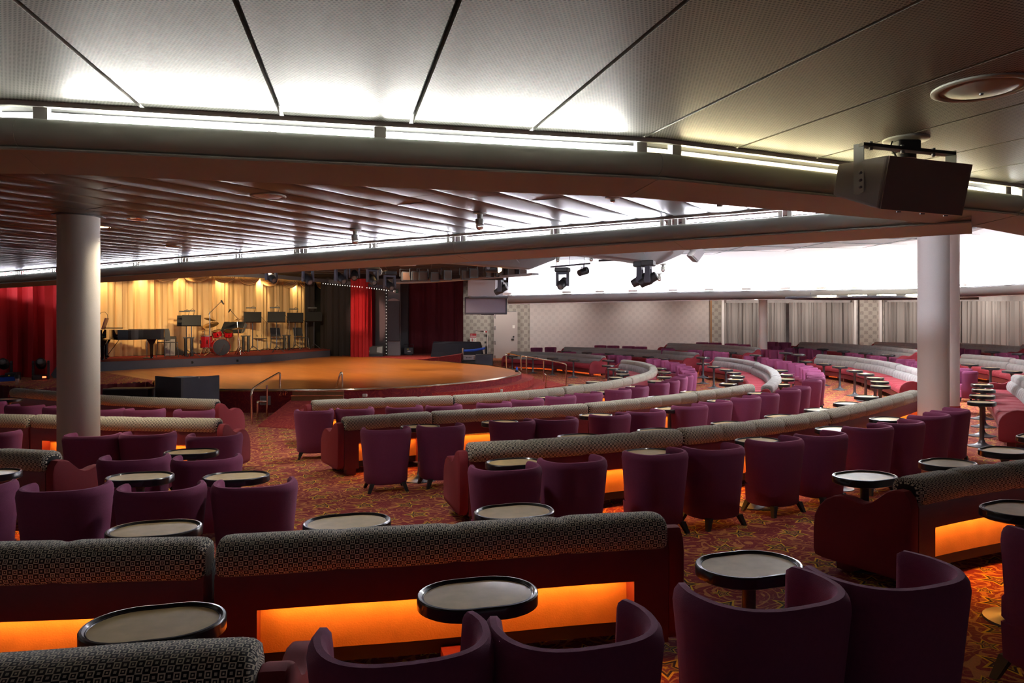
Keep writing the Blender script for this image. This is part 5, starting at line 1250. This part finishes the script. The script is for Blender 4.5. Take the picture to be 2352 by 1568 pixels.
ht = struct(pxwall('door_2', 1094, 1119, 759, 812, 40.74, 40.84, M['wallp'], .06)); k = 40.7/F
for x0, x1, y0, y1 in ((1092.5, 1121, 757, 759), (1092.5, 1094.5, 757, 812), (1119, 1121, 757, 812)):
    a = px(x0, y1, 40.74); c = px(x1, y0, 40.74); MB().box((a+c)/2, (abs(c.x-a.x), .05, abs(c.z-a.z))).build('door_frame', M['door'], ht)
MB().lathe([(.05, 0), (.05, .05)], 10, px(1115, 786, 40.66), Matrix.Rotation(math.pi/2, 3, 'X')).build('door_handle', M['black'], ht); MB().box(px(1116.5, 761.5, 40.6), (3*k, .03, 3.4*k)).build('red_label', M['red_sign'], ht); MB().box(px(1113, 761.5, 40.6), (3.4*k, .03, 3.4*k)).build('pale_label', M['paper'], ht)
fs = thing('extinguisher_sign', 'red and white fire extinguisher sign on the figured wallpaper', 'sign', px(1087, 775, 40.6)); MB().box((0, 0, 4.6*k), (14*k, .05, 9*k)).build('red_panel', M['red_sign'], fs); MB().box((0, 0, -5*k), (14*k, .05, 10*k)).build('white_panel', M['paper'], fs)
MB().box((0, -.03, 3.2*k), (13*k, .02, 1.4*k)).build('white_line', M['paper'], fs); MB().box((-4*k, -.03, 6*k), (4*k, .02, 1.2*k)).build('white_line', M['paper'], fs); MB().lathe([(.001, -3.6*k), (1*k, -3.4*k), (1*k, 2.2*k), (.4*k, 3*k), (.4*k, 3.8*k)], 10, (-2.2*k, -.03, -5*k)).build('extinguisher_symbol', M['red_sign'], fs)
b = MB(); b.tube([(2.8*k+1.9*k*math.cos(a), -.04, -5*k+2.2*k*math.sin(a)) for a in [i*.5 for i in range(11)]], .35*k, 6); b.build('flame_symbol', M['charcoal'], fs)
# ---------------------------------------------------------------- left of the stage
p = at(41, 893, 0, -.1); Y = at(41, 889, 0, SZ-.05).y; bs = thing('belt_post', 'chrome post with blue belt at the left picture edge', 'barrier', px(39.5, 893, Y)); k = Y/F
MB().tube([(0, 0, -3*k), (0, 0, 32*k)], .05, 12).build('post', M['chrome'], bs, True); MB().lathe([(.06, 24*k), (.06, 32*k)], 12).build('cap', M['black'], bs)
b = MB(); b.loft([[Vector((-(3+60*i/6)*k, -.02*i, (28.5-1.2*i*.4)*k+dz)) for dz in (0, -.11)] for i in range(7)], False); o = b.build('belt', M['belt'], bs); md = o.modifiers.new('thick', 'SOLIDIFY'); md.thickness = .01
p = at(30, 873, 0, SZ); k = p.y/F; t = thing('flight_case', 'black flight case with yellow label by the left moving head light', 'case', p, .3); MB().rbox((0, 0, 9*k), (24*k, .4, 18*k), .03).build('body', M['black'], t); MB().box((-3*k, -.205, 12*k), (3.5*k, .01, 2.4*k)).build('yellow_label', M['yellow'], t)
p = at(132, 867, 0, SZ); k = p.y/F; t = thing('stage_monitor', 'dark wedge monitor tilted against the left column edge', 'speaker', p, .5); b = MB(); b.slab([(-12*k, 8*k), (4*k, 36*k), (26*k, 22*k), (14*k, 0), (-6*k, 0)], Matrix.Rotation(math.pi/2, 4, 'X'), .5); b.build('cabinet', M['charcoal'], t)
# velvet skirt under the left side stage
pts = [(p.x, p.y-.05, -.45, SZ) for p in pixpoly([(-100, 882), (0, 885), (82, 894), (136, 889), (224, 883.5), (342, 877), (356, 884)], SZ)]
drape('stage_skirt', pts, M['wine_drape'], .05, .35, 'wine red velvet skirt below the left side stage', 'curtain', seed=21)
# black mixing desk screen
def gx(u, Y): p = px(u, 900, Y); return Vector((p.x, p.y, -.41))
A, Bm, C_ = gx(356, 17.1), gx(416, 16.5), gx(504, 17.3)
ds = thing('mixing_desk', 'big dark folding desk screen in front of the stage', 'desk', Bm); k = Bm.y/F
hA, hB, hC = px(356, 863, A.y).z, px(416, 868.5, Bm.y).z, px(504, 861.5, C_.y).z
for (P, Q, hp, hq) in ((A, Bm, hA, hB), (Bm, C_, hB, hC)):
    d = (Q-P).normalized(); n = Vector((-d.y, d.x, 0))*.05
    V = [P, Q, Vector((Q.x, Q.y, hq)), Vector((P.x, P.y, hp))]; V = [v-Bm for v in V]
    b = MB(); b.add(V+[v+n for v in V], [(0, 1, 2, 3), (5, 4, 7, 6), (3, 2, 6, 7), (0, 3, 7, 4), (1, 5, 6, 2)]); b.build('front_panel', M['blue_grey'] if P is Bm else M['charcoal'], ds)
b = MB(); D_ = gx(435, 17.6); b.add([v-Bm for v in (Vector((A.x, A.y, hB-.05)), Vector((Bm.x, Bm.y, hB-.05)), Vector((C_.x, C_.y, hB-.05)), Vector((D_.x, D_.y, hB-.05)))], [(0, 1, 2, 3)]); b.build('shelf', M['black'], ds)
MB().box(Vector((C_.x-.12, C_.y-.1, px(498, 902, C_.y).z))-Bm, (.05, .03, .14)).build('red_handle', M['red_sign'], ds)
t = thing('paper_pad', 'white paper pad lying on top of the dark desk screen', 'paper', px(433, 866, 17.)); MB().box((0, 0, .0), (60*k, .35, .03), .1).build('pad', M['paper'], t)
p = gx(299, 17.0); k = p.y/F; t = thing('equipment_case', 'long black case left of the dark desk screen', 'case', p, .12); hh = px(299, 891, 17.).z+.41; MB().rbox((0, 0, hh/2), (98*k, .6, hh), .03).build('body', M['black'], t); MB().box((0, -.25, hh), (98*k, .05, .03)).build('edge_trim', M['pole'], t)
# sockets on the stage front
for u, v, l, m_ in ((819.5, 907.5, 'grey socket box on the stage step', 'grille'), (838, 907.5, 'white socket box on the stage step beside a grey one', 'paper'), (1152, 897, 'single white socket box standing on the stage step', 'paper')):
    p = at(u, v+3, 0, -.05); k = p.y/F; t = thing('socket_box', l, 'socket', p); MB().rbox((0, 0, 3*k), (11*k if u < 1000 else 6*k, .08, 6.5*k), .02).build('box', M[m_], t)
p = at(609.5, 930, 0, -.41); t = thing('wall_panel', 'pale metal service panel on the red stage front', 'panel', px(609.5, 919.5, at(609.5, 947, 0, -.41).y-.06)); k = t.location.y/F
MB().rbox((0, 0, 0), (25*k, .05, 21*k), .02).build('plate', M['grille'], t); MB().rbox((0, -.03, 0), (17*k, .03, 14*k), .02).build('cover', M['bulk'], t)
t = thing('stage_bottle', 'small blue bottle cap on a black stand at the stage rim', 'bottle', px(1187, 849.5, at(1187, 854, 0, SZ).y)); k = t.location.y/F; MB().lathe([(.05, -6*k), (.06, -2*k), (.05, 0)], 12).build('stand', M['black'], t); MB().lathe([(.03, 0), (.04, 3*k), (.02, 7*k), (.001, 8*k)], 12).build('bottle', M['belt'], t, True)
text('21P', .14, px(650.5, 903.5, at(650, 947, 0, -.41).y-.09), (math.pi/2, 0, 0), M['rail'], None, 'stage_number')
n_ = bpy.data.objects['stage_number']; tag(n_, 'small gold characters on the red stage front by the stairs', 'sign')
# ---------------------------------------------------------------- handrails
def rail(name, label, runs, r=.022):
    o = Vector(runs[0][0]); t = thing(name, label, 'handrail', o)
    for i, (nm, pts) in enumerate([('top_rail', runs[0])]+[('post', q) for q in runs[1:]]):
        MB().tube([Vector(p)-o for p in (smooth_path(pts, 2) if len(pts) > 2 else pts)], r, 10).build(nm, M['rail'], t, True)
    return t
ya = at(578, 975).y; yb = at(643, 934, 0, -.3).y; ym_ = (ya+yb)/2
rail('handrail', 'polished handrail left of the wooden stage steps', [[px(578, 975, ya), px(577, 915, ya), px(577.5, 899, ya), px(584, 888, ya+.2), px(636, 858, yb-.2), px(643, 855, yb), px(643.5, 862, yb), px(643, 890, yb), px(641, 934, yb)], [px(613, 884, ym_), px(613, 957, ym_)], [px(612, 922, ym_), px(594, 921.5, ym_-.3), px(591, 923, ym_-.4), px(591, 930, ym_-.4), px(591, 965, ym_-.4)]])
y1, y2 = at(768, 925, 0, -.25).y, at(785, 915, 0, -.15).y
rail('handrail', 'polished handrail right of the wooden stage steps', [[px(767, 925, y1), px(767, 908, y1), px(767.5, 901, y1), px(771, 895, y1+.1), px(781, 859, y2-.1), px(784, 854, y2), px(786, 858, y2), px(786, 880, y2), px(785.5, 916, y2)], [px(777, 885, y1+.5), px(777, 917, y1+.5)]])
y1, y2, y3 = at(1164, 846, 0, SZ).y, at(1249, 876, 0, -.2).y, at(1301, 885, 0, -.35).y
ya2 = y1+(y2-y1)*.4
rail('handrail', 'long brass handrail down from the stage to the grey banquettes', [[px(1197.5, 850, ya2), px(1197, 826, ya2), px(1197, 819.5, ya2), px(1201, 816.5, ya2), px(1294, 834, y3), px(1300, 837, y3), px(1301, 842, y3), px(1300, 884, y3)], [px(1164, 846, y1), px(1162.5, 815, y1), px(1164, 811.5, y1), px(1168, 811, y1), px(1195, 817, ya2)], [px(1209, 821, ya2+.1), px(1209.5, 858, ya2+.1)], [px(1249, 828, y2), px(1249, 876, y2)], [px(1249, 858, y2), px(1253.5, 860, y2), px(1254, 864, y2), px(1253.5, 888, y2)]])
# ---------------------------------------------------------------- curtained windows at the far wall
def wcurtain(u0, u1, v0, label, seed):
    n = 8; P = []
    for i in range(n+1):
        u = u0+(u1-u0)*i/n; w_ = wallpt(u); d = Vector((w_.x, w_.y, 0)).normalized()*.36
        P.append((w_.x-d.x, w_.y-d.y, -.2, px(u, v0, w_.y).z))
    drape('window_curtain', P, M['grey_drape'], .15, .24, label, 'curtain', 'grey pleated window curtains', 5, seed)
wcurtain(1663, 1741, 696, 'grey pleated curtain left of the far slim column', 31); wcurtain(1741, 1806, 695.5, 'narrow grey curtain panel just right of the far slim column', 32)
wcurtain(1812, 1963, 695, 'broad grey pleated curtain between slim column and wallpaper pier', 33); wcurtain(2026, 2140, 694, 'grey pleated curtain left of the white columns', 34); wcurtain(2150, 2420, 692, 'brownish grey pleated curtain right of the white columns', 35)
for i, (u0, u1) in enumerate(((1659, 1663), (1962, 1967), (2021, 2026))):
    pxwall('window_%d' % (i+1), u0, u1, 680, 805, wallpt(u0).y-.45, wallpt(u1).y-.45, M['white'], .2)
wallseg('wall_pier', 1966, 2022, M['wallp'], off=.4, n=3)
pxwall('trim_6', 1632, 1635, 680, 800, 39.9, 39.9, M['step_wood'], .2)
sc2 = thing('wall_lamp', 'small brass wall lamp at the end of the pale wall', 'lamp', px(1629.5, 681, 39.7)); MB().lathe([(.08, -.02), (.09, .05)], 12).build('shade', M['rail'], sc2); MB().lathe([(.07, -.03), (.07, -.025)], 12).build('lens', M['warm'], sc2)
# ================================================================ lamps' own light, and added fill spots
def spot(name, loc, target, power, col, size=60, blend=.6, r=.1):
    l = bpy.data.lights.new(name, 'SPOT'); l.energy = power; l.color = col; l.spot_size = math.radians(size); l.spot_blend = blend; l.shadow_soft_size = r
    o = bpy.data.objects.new(name, l); COL.objects.link(o); o.location = loc; o.rotation_euler = (Vector(target)-Vector(loc)).to_track_quat('-Z', 'Y').to_euler(); return o
GOLD = (1, .72, .36)
for u, pw in ((240, 42), (330, 42), (420, 45), (510, 48), (600, 50), (680, 48)):
    Y = lerp_tab([(a, at(a, c, 0, PZ).y) for a, c, d in bd], u, 1); top = px(u, 625, Y-.55); top.z = min(top.z, 4.0)
    spot('stage_spot', top, px(u, 690, Y), pw, GOLD, 95, .8)
spot('stage_spot', px(700, 606, 28)-Vector((0, 0, .2)), px(829, 720, 36), 900, (1, .5, .4), 15)
for x, y, pw in ((-7.5, 22.5, 330), (-3.6, 23.5, 330), (-9.5, 26, 330), (-5.5, 28.5, 330), (-2.2, 27.5, 260), (-6.6, 33, 200), (-3.6, 34, 200)):
    spot('stage_spot', (x, y, 3.95), (x, y, 0), pw, (1, .80, .58), 115, .9)
for u in (300, 430, 560, 660):
    Y = lerp_tab([(a, at(a, c, 0, PZ).y) for a, c, d in bd], u, 1); spot('stage_spot', px(u*.6+300, 604, 23), px(u, 715, Y), 860, GOLD, 38, .9)
spot('stage_spot', px(60, 625, 18), px(80, 740, 22), 110, (1, .55, .45), 60)
# warm downlights in the soffit over the outer tier
for u in (1110, 1190, 1300, 1480, 1640, 1755, 1870, 1995, 2120, 2240, 2330):
    w_ = wallpt(u); d = Vector((w_.x, w_.y, 0)).normalized(); q = w_-d*2.3
    spot('soffit_and_fill_spot', (q.x, q.y, 3.0), (w_.x, w_.y, 1.5), 72, (1, .88, .78), 125, 1)

# beams of the recessed downlights, then added fill spots over the floor
for u, v in ((315, 502), (233, 520), (398, 565)):
    q = onceil(u, v, CZ2); spot('downlight_and_fill_beam', q-Vector((0, 0, .03)), (q.x, q.y, 0), 90, (1, .85, .66), 130, .9)
for x, y, pw in ((-2, 13.6, 200), (1.2, 12.3, 200), (4.6, 10.2, 170), (4.2, 14.5, 140), (7.6, 13.8, 120), (8.3, 18, 60), (4.4, 18.5, 60), (1., 17.5, 110)):
    spot('downlight_and_fill_beam', (x, y, CZ3-.06), (x, y, 0), pw, (1, .94, .9), 110, .9)  # added to fill the middle rows, not tied to any fitting
q = px(1752.5, 735, 33.2); spot('soffit_and_fill_spot', px(1735, 690, 28.5), q, 70, (1, .9, .8), 26, .7)  # added spot that brightens the far slim column
for x, y in ((2.6, 6.7), (-1.2, 6.5)):  # added fill for the near carpet, its disc out of view behind the beam
    spot('downlight_and_fill_beam', (x, y, CZ2-.03), (x, y, 0), 70, (1, .93, .86), 120, .9)
    if x < 5: MB().lathe([(.06, -.004), (.06, .01)], 16, (x, y, CZ2)).build('added_fill_disc', M['bulb'], ceil2)
